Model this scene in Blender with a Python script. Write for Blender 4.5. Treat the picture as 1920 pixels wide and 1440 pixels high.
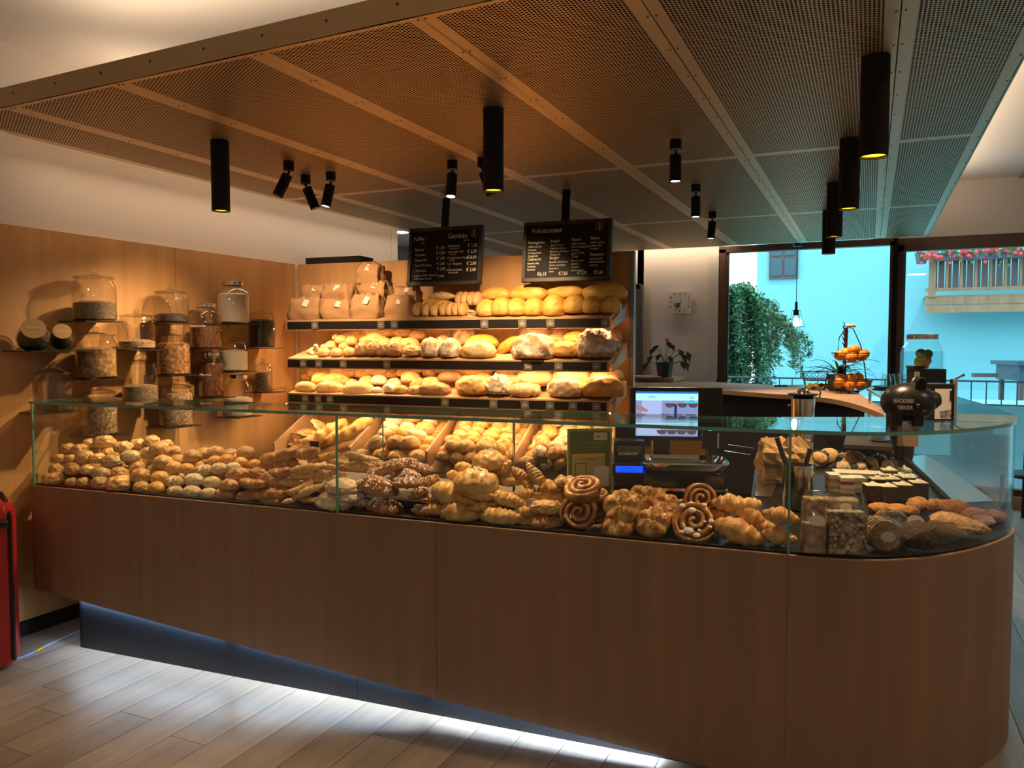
import bpy, bmesh, math, random
from mathutils import Vector, Matrix, Euler, noise
from math import sin, cos, pi, radians as R
random.seed(7)
S = bpy.context.scene
for o in list(bpy.data.objects): bpy.data.objects.remove(o)
COL = S.collection

# ------------------------------------------------------------ camera, exposure, world
FOC = 1480.0; YAW = R(24.4); PIT = math.atan(75/FOC); EYE = 1.6
cam = bpy.data.cameras.new('camera'); cam.sensor_width = 36; cam.lens = FOC/1920*36; cam.clip_end = 200
co = bpy.data.objects.new('camera', cam); COL.objects.link(co)
co.location = (0, 0, EYE); co.rotation_euler = (pi/2-PIT, 0, YAW); S.camera = co
S.view_settings.view_transform = 'Standard'; S.view_settings.look = 'None'
S.view_settings.exposure = 0.35; S.view_settings.gamma = 1.0; S.view_settings.use_curve_mapping = False
S.cycles.max_bounces = 10; S.cycles.transparent_max_bounces = 24; S.cycles.glossy_bounces = 5
S.cycles.sample_clamp_indirect = 4.0; S.cycles.caustics_reflective = False; S.cycles.caustics_refractive = False
try: S.cycles.use_denoising = True
except Exception: pass
W = bpy.data.worlds.new('sky'); S.world = W; W.use_nodes = True
W.node_tree.nodes['Background'].inputs[0].default_value = (0.78, 0.93, 1.0, 1)
W.node_tree.nodes['Background'].inputs[1].default_value = 2.3

def light(kind, name, loc, rot, energy, color, size=.1, size_y=None, spot=None, blend=.5):
    l = bpy.data.lights.new(name, kind); l.energy = energy; l.color = color
    if kind == 'AREA':
        l.size = size
        if size_y: l.shape = 'RECTANGLE'; l.size_y = size_y
    else: l.shadow_soft_size = size
    if kind == 'SPOT': l.spot_size = spot; l.spot_blend = blend
    o = bpy.data.objects.new(name, l); COL.objects.link(o); o.location = loc; o.rotation_euler = rot
    return o
WARM = (1, .66, .34); WARMER = (1, .60, .26); COOL = (.72, .86, 1.0); NEUT = (1, .71, .46)
CZ = 2.65        # canopy underside
AU = R(4)        # bearing of the bread wall
UL = Vector((-4.2, 5.094, 0)); UD = Vector((cos(AU), sin(AU), 0)); UN = Vector((sin(AU), -cos(AU), 0))
def unit(s, off, z): return UL + UD*s + UN*off + Vector((0, 0, z))
AC = R(3)        # bearing of the counter front
CL = Vector((-4.046, 2.735, 0)); CD = Vector((cos(AC), sin(AC), 0)); CN = Vector((-sin(AC), cos(AC), 0))
def ctr(s, t, z): return CL + CD*s + CN*t + Vector((0, 0, z))
# hidden LED strips of the canopy wash the white ceiling and the walls beside it
light('AREA', 'cove_strip_lamp', (-1.5, 2.62, 2.78), (pi, 0, 0), 15, NEUT, 3.7, .06)
light('AREA', 'cove_strip_lamp', (-3.80, 4.9, 2.78), (pi, 0, 0), 11, NEUT, .06, 3.6)
light('AREA', 'cove_strip_lamp', (-3.98, 4.9, 2.74), (0, R(-28), 0), 11, NEUT, .04, 4.2)
light('AREA', 'cove_strip_lamp', (.42, 5.6, 2.78), (pi, 0, 0), 26, NEUT, .1, 5.6)
light('AREA', 'cove_strip_lamp', (-2.1, 8.80, 2.74), (R(25), 0, 0), 3.5, NEUT, 1.4, .05)
# LED strip under the overhanging counter front
for i in range(3):
    p = ctr(.75+i*1.05, .03, .245-.075*i-.02)
    light('AREA', 'plinth_strip_lamp', p, (0, R(4.2), AC), 5.0, COOL, 1.0, .02)
# LED strips under the bread shelves
for z, e in ((1.73, 9.5), (1.45, 9), (1.17, 8.5)):
    p = unit(1.42, .40, z-.01)
    light('AREA', 'shelf_strip_lamp', p, (R(-12), 0, AU), e, WARMER, 2.5, .03)
# fill lamps added out of view to brighten the dim interior
for x, y in ((-2.2, -1.2), (.8, -1.2), (2.6, 3.0)):
    light('AREA', 'added_fill_lamp', (x, y, 3.1), (0, 0, 0), 16, NEUT, .5)

# ------------------------------------------------------------ pixel geometry of real planes
_h = Vector((-sin(YAW)*cos(PIT), cos(YAW)*cos(PIT), -sin(PIT))); _r = Vector((cos(YAW), sin(YAW), 0)); _u = _r.cross(_h)
EYEP = Vector((0, 0, EYE))
def ray(u, v): return _h + _r*((u-960)/FOC) - _u*((v-720)/FOC)
def AZ(u, v, z): d = ray(u, v); return EYEP + d*((z-EYE)/d.z)
def AX(u, v, x): d = ray(u, v); return EYEP + d*(x/d.x)
def AY(u, v, y): d = ray(u, v); return EYEP + d*(y/d.y)
def AP(u, v, p, n): d = ray(u, v); return EYEP + d*(n.dot(p-EYEP)/n.dot(d))
def AU_(u, v, off): return AP(u, v, unit(0, off, 0), UN)
def AC_(u, v, t): return AP(u, v, ctr(0, t, 0), CN)
def mpp(p): return (p-EYEP).dot(_h)/FOC           # metres per pixel at a point

# ------------------------------------------------------------ materials
MATS = {}
def nt(name):
    m = bpy.data.materials.new(name); m.use_nodes = True; MATS[name] = m
    t = m.node_tree; return m, t, t.nodes, t.links, t.nodes['Principled BSDF']
def plain(name, c, rough=.5, metal=0, emit=None, es=0, spec=None, coat=0):
    m, t, N, K, b = nt(name)
    b.inputs['Base Color'].default_value = (*c, 1); b.inputs['Roughness'].default_value = rough; b.inputs['Metallic'].default_value = metal
    if emit: b.inputs['Emission Color'].default_value = (*emit, 1); b.inputs['Emission Strength'].default_value = es
    if spec is not None: b.inputs['Specular IOR Level'].default_value = spec
    if coat: b.inputs['Coat Weight'].default_value = coat
    return m
def ramp(N, K, src, stops):
    r = N.new('ShaderNodeValToRGB'); K.new(src, r.inputs[0])
    e = r.color_ramp.elements
    while len(e) < len(stops): e.new(.5)
    for i, (p, c) in enumerate(stops): e[i].position = p; e[i].color = (*c, 1)
    return r.outputs[0]
def coords(N, K, scale, kind='Object'):
    tc = N.new('ShaderNodeTexCoord'); mp = N.new('ShaderNodeMapping'); mp.inputs['Scale'].default_value = scale
    K.new(tc.outputs[kind], mp.inputs[0]); return mp.outputs[0]
def noisen(N, K, vec, scale, detail=4, rough=.55):
    n = N.new('ShaderNodeTexNoise'); n.inputs['Scale'].default_value = scale; n.inputs['Detail'].default_value = detail
    n.inputs['Roughness'].default_value = rough; K.new(vec, n.inputs['Vector']); return n.outputs['Fac']
def bumpn(N, K, b, h, strength, dist):
    bp = N.new('ShaderNodeBump'); bp.inputs['Strength'].default_value = strength; bp.inputs['Distance'].default_value = dist
    K.new(h, bp.inputs['Height']); K.new(bp.outputs[0], b.inputs['Normal'])
def mathn(N, K, op, a, b=None):
    m = N.new('ShaderNodeMath'); m.operation = op
    for i, x in enumerate((a, b)):
        if x is None: continue
        if isinstance(x, (int, float)): m.inputs[i].default_value = x
        else: K.new(x, m.inputs[i])
    return m.outputs[0]
def mixc(N, K, f, a, b, mode='MIX'):
    m = N.new('ShaderNodeMix'); m.data_type = 'RGBA'; m.blend_type = mode
    for i, x in ((0, f), (6, a), (7, b)):
        if isinstance(x, tuple): m.inputs[i].default_value = (*x, 1)
        elif isinstance(x, (int, float)): m.inputs[i].default_value = x
        else: K.new(x, m.inputs[i])
    return m.outputs[2]
def wood(name, a, b, scale, rough=.45, var=.12, sheets=0, kind='Object'):
    """veneer: grain stretched along the small component of scale"""
    m, t, N, K, bs = nt(name)
    v = coords(N, K, scale, kind)
    n1 = noisen(N, K, v, 1.0, 6, .6)
    c = ramp(N, K, n1, [(.3, a), (.7, b)])
    v2 = coords(N, K, tuple(s*6 for s in scale), kind); n2 = noisen(N, K, v2, 1.0, 3, .6)
    c = mixc(N, K, mathn(N, K, 'MULTIPLY', n2, var*2), c, tuple(x*.55 for x in a))
    oi = N.new('ShaderNodeObjectInfo')
    hs = N.new('ShaderNodeHueSaturation'); K.new(c, hs.inputs['Color'])
    K.new(mathn(N, K, 'ADD', mathn(N, K, 'MULTIPLY', oi.outputs['Random'], sheets), 1-sheets/2), hs.inputs['Value'])
    K.new(hs.outputs[0], bs.inputs['Base Color']); bs.inputs['Roughness'].default_value = rough
    bumpn(N, K, bs, n2, .08, .002)
    return m
M = MATS
wood('veneer_wall', (.50, .27, .105), (.66, .38, .16), (9, 9, .5), .5)
wood('veneer_front', (.245, .150, .090), (.325, .208, .13), (14, 14, .6), .55)
wood('veneer_shelf', (.52, .33, .18), (.62, .42, .24), (1.2, 14, 14), .5)
wood('bar_wood', (.42, .25, .14), (.55, .34, .2), (1, 8, 8), .65)
wood('floor_oak', (.25, .205, .17), (.43, .37, .315), (9, .8, 9), .38, .3, .28)
wood('window_wood', (.09, .05, .033), (.13, .075, .045), (8, 8, 1), .4)
wood('balcony_wood', (.30, .20, .11), (.48, .34, .2), (6, 6, 1.2), .7, .3, .2)
plain('white_paint', (.78, .74, .70), .85); plain('ceiling_paint', (.82, .80, .77), .9)
plain('acoustic_panel', (.45, .44, .42), .95)
plain('black_plastic', (.012, .011, .011), .35); plain('black_matt', (.014, .013, .013), .75, spec=.25)
plain('black_metal', (.02, .02, .02), .4, .3); plain('black_gloss', (.006, .007, .009), .07); plain('deck_black', (.008, .008, .009), .38, spec=.18)
plain('plinth_black', (.005, .010, .018), .38); plain('dark_back', (.03, .022, .018), .6)
plain('steel', (.72, .70, .67), .16, 1); plain('brushed_steel', (.6, .6, .6), .24, 1); plain('chrome', (.85, .85, .85), .08, 1)
plain('slate_frame', (.035, .03, .027), .45); plain('chalkboard', (.010, .009, .008), .55, spec=.2)
plain('chalk', (.85, .8, .72), .9); plain('chalk_orange', (.75, .4, .18), .9); plain('strip_black', (.014, .010, .008), .45)
plain('tag_grey', (.19, .16, .13), .35); plain('white_print', (.8, .78, .75), .7); plain('black_print', (.01, .01, .01), .7)
plain('orange_laminate', (.62, .30, .03), .5); plain('red_shell', (.42, .012, .014), .28, coat=.5)
plain('cable_blue', (.25, .45, .75), .4); plain('yellow', (.8, .5, .02), .5); plain('green_sign', (.11, .17, .035), .4)
plain('sign_paper', (.42, .42, .2), .6); plain('cloth_white', (.7, .7, .68), .9)
plain('lamp_gold', (.9, .6, .1), .3, 0, (1, .55, .02), 4.0); plain('lamp_hot', (1, 1, 1), .3, 0, (1, .82, .55), 30)
plain('lamp_dim', (.5, .5, .5), .3); plain('filament', (1, .8, .5), .3, 0, (1, .72, .38), 25)
plain('led_green', (0, .5, .1), .3, 0, (.02, 1, .25), 2.5); plain('led_strip', (1, .8, .5), .3, 0, (1, .7, .35), 8)
plain('lcd_blue', (.0, .05, .6), .3, 0, (.0, .09, 1.0), .9)
plain('screen_sky', (0, 0, 0), .3, 0, (.42, .88, 1.0), 1.0); plain('screen_bar', (0, 0, 0), .3, 0, (.02, .18, .55), .8)
plain('screen_apron', (0, 0, 0), .3, 0, (.25, .33, .62), .8); plain('screen_apron_light', (0, 0, 0), .3, 0, (.42, .5, .8), .85)
plain('screen_skin', (0, 0, 0), .3, 0, (.45, .25, .27), .7); plain('screen_tin', (0, 0, 0), .3, 0, (.12, .075, .085), .7); plain('screen_cyan', (0, 0, 0), .3, 0, (.05, .55, .8), .9)
plain('screen_text', (.02, .05, .08), .4); plain('screen_dark', (0, 0, 0), .3, 0, (.01, .02, .04), 1)
plain('terracotta_pot', (.02, .02, .022), .35); plain('leaf_dark', (.03, .075, .02), .35); plain('leaf_red', (.28, .015, .02), .45)
plain('pink_flower', (.7, .12, .1), .5); plain('soil', (.03, .02, .015), .9)
plain('basil_leaf', (.06, .16, .03), .4)
plain('ceramic_black', (.012, .011, .010), .3); plain('porcelain', (.8, .78, .72), .2); plain('cork_lid', (.55, .36, .16), .6)
plain('paper_label', (.7, .66, .58), .7); plain('cream', (.86, .79, .58), .55); plain('cream_top', (.9, .85, .66), .45)
plain('choc', (.05, .02, .01), .6); plain('sponge', (.62, .42, .16), .8); plain('jam', (.45, .05, .1), .3)
plain('tomato', (.6, .06, .02), .35); plain('ham', (.75, .35, .3), .45); plain('lettuce', (.25, .4, .06), .5); plain('napkin_dark', (.02, .022, .028), .7)
plain('icing', (.9, .88, .85), .35); plain('filling_dark', (.07, .025, .01), .4, coat=.4)
plain('sugar', (.92, .9, .85), .35); plain('flour', (.85, .82, .76), .95)
plain('tyre_rubber', (.01, .01, .01), .8); plain('grey_plastic', (.3, .3, .3), .5); plain('outside_ground', (.3, .45, .5), .9)
plain('balcony_glass', (.15, .2, .22), .15); plain('facade_blue', (.20, .60, .70), .9); plain('parapet_blue', (.25, .62, .72), .9)
plain('rail_blue', (.03, .10, .14), .5); plain('birch_leaf', (.035, .16, .075), .6); plain('birch_leaf_light', (.10, .30, .13), .6); plain('bark', (.06, .05, .035), .9)
plain('geranium', (.8, .09, .08), .6); plain('geranium_leaf', (.05, .2, .08), .6); plain('planter', (.12, .13, .2), .6)
plain('window_dark', (.03, .1, .14), .1); plain('frame_grey', (.12, .10, .10), .6); plain('curtain_blue', (.05, .2, .3), .8)
plain('pale_door', (.62, .58, .45), .6); plain('grey_trim', (.12, .11, .11), .5)
def glass(name, tint=(1, 1, 1), rough=0, boost=1.0):
    m, t, N, K, b = nt(name); N.remove(b)
    tr = N.new('ShaderNodeBsdfTransparent'); tr.inputs[0].default_value = (*tint, 1)
    gl = N.new('ShaderNodeBsdfGlossy'); gl.inputs['Roughness'].default_value = rough
    fr = N.new('ShaderNodeFresnel'); ge = N.new('ShaderNodeNewGeometry'); K.new(mathn(N, K, 'SUBTRACT', 1.5, mathn(N, K, 'MULTIPLY', ge.outputs['Backfacing'], 1.5-1/1.5)), fr.inputs[0])
    mx = N.new('ShaderNodeMixShader'); K.new(mathn(N, K, 'MULTIPLY', fr.outputs[0], boost), mx.inputs[0]); K.new(tr.outputs[0], mx.inputs[1]); K.new(gl.outputs[0], mx.inputs[2])
    K.new(mx.outputs[0], N['Material Output'].inputs[0]); return m
glass('clear_glass', (.985, 1, .99)); glass('jar_glass', (.93, .92, .89), .02, 1.9); glass('window_glass', (.93, .98, .98)); glass('film', (.98, .98, .98), .10, 2.2)
glass('water', (.8, .93, .95), .0)
plain('glass_edge', (.13, .38, .31), .15, 0, spec=.8)
def perforated():
    m, t, N, K, b = nt('perforated_sheet')
    tc = N.new('ShaderNodeTexCoord'); sp = N.new('ShaderNodeSeparateXYZ'); K.new(tc.outputs['Object'], sp.inputs[0])
    px, py = .026, .015
    def lattice(dx, dy):
        x = mathn(N, K, 'SUBTRACT', mathn(N, K, 'FRACT', mathn(N, K, 'ADD', mathn(N, K, 'DIVIDE', sp.outputs[0], px), dx)), .5)
        y = mathn(N, K, 'SUBTRACT', mathn(N, K, 'FRACT', mathn(N, K, 'ADD', mathn(N, K, 'DIVIDE', sp.outputs[1], py), dy)), .5)
        x = mathn(N, K, 'MULTIPLY', x, px); y = mathn(N, K, 'MULTIPLY', y, py)
        return mathn(N, K, 'ADD', mathn(N, K, 'MULTIPLY', x, x), mathn(N, K, 'MULTIPLY', y, y))
    d = mathn(N, K, 'MINIMUM', lattice(0, 0), lattice(.5, .5))
    hole = mathn(N, K, 'LESS_THAN', d, .0055**2)
    ux = N.new('ShaderNodeUVMap'); su = N.new('ShaderNodeSeparateXYZ'); K.new(ux.outputs[0], su.inputs[0])
    # uv holds the distance to the sheet's edge in metres: the rim is not punched
    inside = mathn(N, K, 'MULTIPLY', mathn(N, K, 'GREATER_THAN', su.outputs[0], .045), mathn(N, K, 'GREATER_THAN', su.outputs[1], .03))
    hole = mathn(N, K, 'MULTIPLY', hole, inside)
    sheet = b; sheet.inputs['Base Color'].default_value = (.80, .62, .37, 1); sheet.inputs['Metallic'].default_value = .62; sheet.inputs['Roughness'].default_value = .46
    dk = N.new('ShaderNodeBsdfDiffuse'); dk.inputs[0].default_value = (.012, .010, .008, 1)
    mx = N.new('ShaderNodeMixShader'); K.new(hole, mx.inputs[0]); K.new(sheet.outputs[0], mx.inputs[1]); K.new(dk.outputs[0], mx.inputs[2])
    K.new(mx.outputs[0], N['Material Output'].inputs[0])
perforated()
plain('canopy_metal', (.55, .40, .22), .45, .7); plain('rivet_metal', (.12, .09, .06), .4, .8)
def crust(name, dark, mid, light, seeds=None, dens=.5, sscale=26, rough=.5, coat=0, nscale=5, bump=.35):
    m, t, N, K, b = nt(name)
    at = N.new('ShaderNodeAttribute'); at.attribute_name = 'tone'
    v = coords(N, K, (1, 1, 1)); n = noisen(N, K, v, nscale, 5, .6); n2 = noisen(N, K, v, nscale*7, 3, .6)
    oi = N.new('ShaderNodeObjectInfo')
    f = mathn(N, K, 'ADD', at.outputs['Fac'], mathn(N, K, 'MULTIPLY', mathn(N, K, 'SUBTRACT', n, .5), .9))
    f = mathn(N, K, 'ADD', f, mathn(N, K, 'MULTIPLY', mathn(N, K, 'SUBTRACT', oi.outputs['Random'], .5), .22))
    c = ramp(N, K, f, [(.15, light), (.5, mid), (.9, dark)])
    h = mathn(N, K, 'ADD', n, mathn(N, K, 'MULTIPLY', n2, .35))
    if seeds:
        vo = N.new('ShaderNodeTexVoronoi'); vo.inputs['Scale'].default_value = sscale; K.new(v, vo.inputs['Vector'])
        sc = N.new('ShaderNodeSeparateColor'); K.new(vo.outputs['Color'], sc.inputs[0])
        g = N.new('ShaderNodeTexCoord'); sp = N.new('ShaderNodeSeparateXYZ'); K.new(g.outputs['Object'], sp.inputs[0])
        s = mathn(N, K, 'MULTIPLY', mathn(N, K, 'LESS_THAN', vo.outputs['Distance'], .36), mathn(N, K, 'LESS_THAN', sc.outputs[0], dens))
        s = mathn(N, K, 'MULTIPLY', s, mathn(N, K, 'GREATER_THAN', sp.outputs[2], -.05))
        c = mixc(N, K, s, c, seeds); h = mathn(N, K, 'ADD', h, mathn(N, K, 'MULTIPLY', s, .5))
    K.new(c, b.inputs['Base Color']); b.inputs['Roughness'].default_value = rough; b.inputs['Coat Weight'].default_value = coat
    b.inputs['Coat Roughness'].default_value = .15
    bumpn(N, K, b, h, bump, .02)
crust('crust_pale', (.56, .27, .085), (.72, .43, .17), (.82, .60, .33))
crust('crust_gold', (.60, .26, .05), (.78, .42, .11), (.84, .56, .22), rough=.4)
crust('crust_seed', (.42, .20, .065), (.62, .36, .14), (.78, .56, .30), (.10, .06, .025), .42, 24)
crust('crust_poppy', (.45, .26, .1), (.62, .42, .2), (.85, .72, .5), (.03, .03, .028), .92, 30)
crust('crust_brown', (.30, .11, .03), (.52, .25, .08), (.76, .48, .22), rough=.42, nscale=7)
crust('crust_oat', (.42, .22, .08), (.60, .38, .17), (.74, .54, .3), (.82, .66, .42), .8, 30)
crust('crust_grain', (.16, .07, .03), (.30, .15, .06), (.42, .25, .11), (.72, .52, .28), .55, 34)
crust('crust_rye', (.30, .14, .06), (.50, .30, .15), (.86, .80, .70), nscale=4, bump=.6)
crust('crust_flour', (.55, .33, .14), (.76, .62, .42), (.88, .83, .74), rough=.8)
crust('crust_yellow', (.60, .29, .035), (.74, .43, .08), (.80, .55, .17), rough=.45, nscale=3)
crust('crust_orange', (.50, .18, .035), (.66, .31, .07), (.75, .45, .14), (.8, .52, .2), .7, 32, nscale=4)
crust('crust_glazed', (.20, .055, .01), (.46, .19, .04), (.74, .42, .14), rough=.28, coat=.6, nscale=4)
crust('crust_croissant', (.42, .17, .035), (.68, .36, .10), (.82, .58, .26), rough=.38, coat=.15)
crust('crust_danish', (.40, .13, .02), (.70, .37, .10), (.84, .62, .3), rough=.35, coat=.3, bump=.7)
crust('nut_slice', (.36, .16, .05), (.56, .30, .10), (.72, .48, .2), (.78, .58, .3), .8, 22, bump=.8)
crust('carrot_cake', (.42, .15, .03), (.60, .25, .05), (.7, .36, .1), (.75, .5, .2), .4, 20, bump=.6)
crust('dark_cake', (.035, .014, .008), (.07, .03, .015), (.14, .07, .035), (.24, .15, .08), .3, 22, bump=.8)
crust('granola', (.30, .17, .07), (.62, .48, .3), (.84, .76, .58), (.10, .06, .04), .35, 30, bump=1.0)
def fill(name, dark, mid, light, scale):
    m, t, N, K, b = nt(name); v = coords(N, K, (1, 1, 1)); vo = N.new('ShaderNodeTexVoronoi'); vo.inputs['Scale'].default_value = scale; K.new(v, vo.inputs['Vector'])
    sc = N.new('ShaderNodeSeparateColor'); K.new(vo.outputs['Color'], sc.inputs[0])
    c = ramp(N, K, sc.outputs[0], [(0, dark), (.5, mid), (1, light)])
    c = mixc(N, K, mathn(N, K, 'MULTIPLY', vo.outputs['Distance'], .9), c, (.02, .01, .005))
    K.new(c, b.inputs['Base Color']); b.inputs['Roughness'].default_value = .6; bumpn(N, K, b, vo.outputs['Distance'], -.8, .01)
fill('fill_grain', (.16, .11, .06), (.35, .26, .16), (.52, .42, .3), 160); fill('fill_oats', (.3, .18, .08), (.55, .4, .22), (.72, .58, .38), 90)
fill('fill_nuts', (.22, .08, .02), (.45, .22, .08), (.62, .38, .18), 60); fill('fill_hazel', (.10, .025, .01), (.2, .06, .02), (.3, .11, .04), 65)
fill('fill_chips', (.35, .18, .06), (.6, .36, .15), (.75, .52, .27), 42); fill('fill_dark', (.015, .012, .01), (.03, .025, .02), (.06, .05, .04), 120)
plain('fill_flour', (.80, .74, .64), .9); fill('granola_fill', (.12, .07, .03), (.66, .52, .34), (.86, .78, .62), 80); fill('rusk_fill', (.55, .4, .26), (.62, .46, .31), (.68, .52, .36), 30)
fill('stick_fill', (.4, .2, .05), (.68, .44, .16), (.8, .6, .3), 55); fill('biscuit_fill', (.36, .19, .08), (.45, .26, .12), (.52, .32, .16), 70); fill('choc_fill', (.02, .008, .004), (.055, .022, .012), (.12, .06, .03), 130); fill('fill_mix', (.12, .06, .03), (.5, .36, .2), (.75, .62, .42), 75)
plain('kraft', (.42, .235, .115), .8); plain('kraft_light', (.60, .37, .17), .75)
plain('orange_skin', (.86, .27, .014), .42)

# ------------------------------------------------------------ mesh helpers
class B:
    def __init__(s): s.v = []; s.f = []; s.m = []; s.uv = None
    def add(s, vs, fs, mat=0, M4=None):
        k = len(s.v)
        s.v += [tuple((M4 @ Vector(p)) if M4 else p) for p in vs]; s.f += [tuple(i+k for i in f) for f in fs]; s.m += [mat]*len(fs)
        return s
    def box(s, c, d, mat=0, M4=None, taper=1.0):
        x, y, z = d[0]/2, d[1]/2, d[2]/2; t = taper
        vs = [(c[0]+a*x*(t if e > 0 else 1), c[1]+b*y*(t if e > 0 else 1), c[2]+e*z) for e in (-1, 1) for a, b in ((-1, -1), (1, -1), (1, 1), (-1, 1))]
        return s.add(vs, [(3, 2, 1, 0), (4, 5, 6, 7), (0, 1, 5, 4), (1, 2, 6, 5), (2, 3, 7, 6), (3, 0, 4, 7)], mat, M4)
    def lathe(s, prof, n=24, mat=0, M4=None, c=(0, 0, 0), cap=True):
        vs = []; fs = []
        for r, z in prof:
            for i in range(n):
                a = 2*pi*i/n; vs.append((c[0]+r*cos(a), c[1]+r*sin(a), c[2]+z))
        for j in range(len(prof)-1):
            for i in range(n):
                i2 = (i+1) % n; fs.append((j*n+i, j*n+i2, (j+1)*n+i2, (j+1)*n+i))
        if cap:
            fs.append(tuple(reversed(range(n)))); fs.append(tuple((len(prof)-1)*n+i for i in range(n)))
        return s.add(vs, fs, mat, M4)
    def tube(s, pts, r, n=8, mat=0, closed=False, M4=None):
        pts = [Vector(p) for p in pts]; N = len(pts); vs = []; fs = []
        rr = r if callable(r) else (lambda t: r)
        up = Vector((0, 0, 1))
        for i, p in enumerate(pts):
            a = pts[(i-1) % N] if closed or i > 0 else p; b = pts[(i+1) % N] if closed or i < N-1 else p
            d = (b-a).normalized(); q = up if abs(d.dot(up)) < .95 else Vector((1, 0, 0))
            x = d.cross(q).normalized(); y = x.cross(d); R_ = rr(i/max(1, N-1))
            for k in range(n):
                w = 2*pi*k/n; vs.append(tuple(p + x*(cos(w)*R_) + y*(sin(w)*R_)))
        for i in range(N if closed else N-1):
            for k in range(n):
                k2 = (k+1) % n; j = (i+1) % N; fs.append((i*n+k, i*n+k2, j*n+k2, j*n+k))
        if not closed: fs.append(tuple(reversed(range(n)))); fs.append(tuple((N-1)*n+k for k in range(n)))
        return s.add(vs, fs, mat, M4)
    def prism(s, poly, z0, z1, mat=0, M4=None, side=None):
        n = len(poly); vs = [(p[0], p[1], z0) for p in poly]+[(p[0], p[1], z1) for p in poly]
        s.add(vs, [tuple(reversed(range(n))), tuple(range(n, 2*n))], mat, M4)
        k = len(s.v)-2*n
        for i in range(n):
            j = (i+1) % n; s.f.append((k+i, k+j, k+n+j, k+n+i)); s.m.append(mat if side is None else side)
        return s
    def ball(s, c, r, sc=(1, 1, 1), n=12, m=8, mat=0, M4=None):
        prof = [(max(.001, sin(pi*j/m))*r, -cos(pi*j/m)*r) for j in range(m+1)]
        T = Matrix.Translation(Vector(c)) @ Matrix.Diagonal((*sc, 1))
        return s.lathe(prof, n, mat, (M4 @ T) if M4 else T)
    def build(s, name, mats, parent=None, smooth=False, loc=None, rot=None, bevel=0):
        me = bpy.data.meshes.new(name); me.from_pydata(s.v, [], s.f)
        ms = mats if isinstance(mats, (list, tuple)) else [mats]
        for x in ms: me.materials.append(MATS[x])
        if len(ms) > 1: me.polygons.foreach_set('material_index', s.m)
        bm = bmesh.new(); bm.from_mesh(me); bmesh.ops.recalc_face_normals(bm, faces=bm.faces); bm.to_mesh(me); bm.free()
        if smooth:
            me.polygons.foreach_set('use_smooth', [True]*len(me.polygons))
            try: me.set_sharp_from_angle(angle=R(40))
            except Exception: pass
        me.update(); o = mk(name, me, parent, loc, rot)
        if bevel:
            md = o.modifiers.new('bevel', 'BEVEL'); md.width = bevel; md.segments = 2; md.limit_method = 'ANGLE'
        return o
def mk(name, me, parent=None, loc=None, rot=None, scale=None):
    o = bpy.data.objects.new(name, me); COL.objects.link(o)
    if parent: o.parent = parent
    if loc is not None: o.location = loc
    if rot is not None: o.rotation_euler = rot
    if scale is not None: o.scale = scale
    return o
def tag(o, label, cat, group=None, kind=None):
    if label: o['label'] = label
    if cat: o['category'] = cat
    if group: o['group'] = group
    if kind: o['kind'] = kind
    return o
def thing(name, label, cat, loc=(0, 0, 0), rz=0, group=None, rot=None):
    o = mk(name, None, None, loc, rot or (0, 0, rz)); o.empty_display_size = .05
    return tag(o, label, cat, group)
def struct(o): o['kind'] = 'structure'; return o
def stuff(o): o['kind'] = 'stuff'; return o
def copy_tree(o, parent=None):
    c = o.copy(); COL.objects.link(c)
    if parent: c.parent = parent
    for ch in list(o.children): copy_tree(ch, c)
    return c
def text(name, items, mat, parent, loc=(0, 0, 0), rot=(pi/2, 0, 0), extrude=.0006):
    """items: (string, x, y, size[, width factor]) in the plane of the lettering; one mesh part"""
    out = B()
    for it in items:
        s, x, y, sz = it[:4]; wf = it[4] if len(it) > 4 else 1
        cu = bpy.data.curves.new('t', 'FONT'); cu.body = s; cu.size = sz; cu.extrude = extrude; cu.resolution_u = 2
        ob = bpy.data.objects.new('t', cu); COL.objects.link(ob)
        me = ob.to_mesh()
        out.add([(v.co.x*wf+x, v.co.y+y, v.co.z) for v in me.vertices], [tuple(p.vertices) for p in me.polygons])
        ob.to_mesh_clear(); bpy.data.objects.remove(ob); bpy.data.curves.remove(cu)
    return out.build(name, mat, parent, loc=loc, rot=rot)
def frame(o, d, n): return Matrix(((d.x, n.x, 0, o.x), (d.y, n.y, 0, o.y), (0, 0, 1, o.z), (0, 0, 0, 1)))
ORD = 'first second third fourth fifth sixth seventh eighth ninth tenth eleventh twelfth thirteenth fourteenth fifteenth sixteenth seventeenth eighteenth nineteenth twentieth'.split()
for i in range(21, 60):
    t = {2: 'twenty', 3: 'thirty', 4: 'forty', 5: 'fifty'}[i//10]; ORD.append(t+('-'+ORD[i % 10-1] if i % 10 else 'th'))
def poly_offset(p, q, d):  # helper for planks
    return p
# ------------------------------------------------------------ the room
room = struct(B().box((-1.3, 3.1, -.06), (12, 12.1, .1)).build('floor', 'grey_trim'))
def plank(x, y0, y1, w=.186):
    return B().box((0, 0, 0), (w-.003, (y1-y0)-.003, .012)).build('plank', 'floor_oak', room, loc=(x, (y0+y1)/2, -.004))
x = -4.15; k = 0
while x < 2.0:
    if x < .4: cuts = [1.0, 1.9+random.random()*.9, 3.6]
    else: cuts = [1.6, 3.0+random.random()*.8, 5.2+random.random(), 7.2+random.random()*.4, 8.9]
    for a, b in zip(cuts, cuts[1:]): plank(x, a, b)
    x += .186
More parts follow.
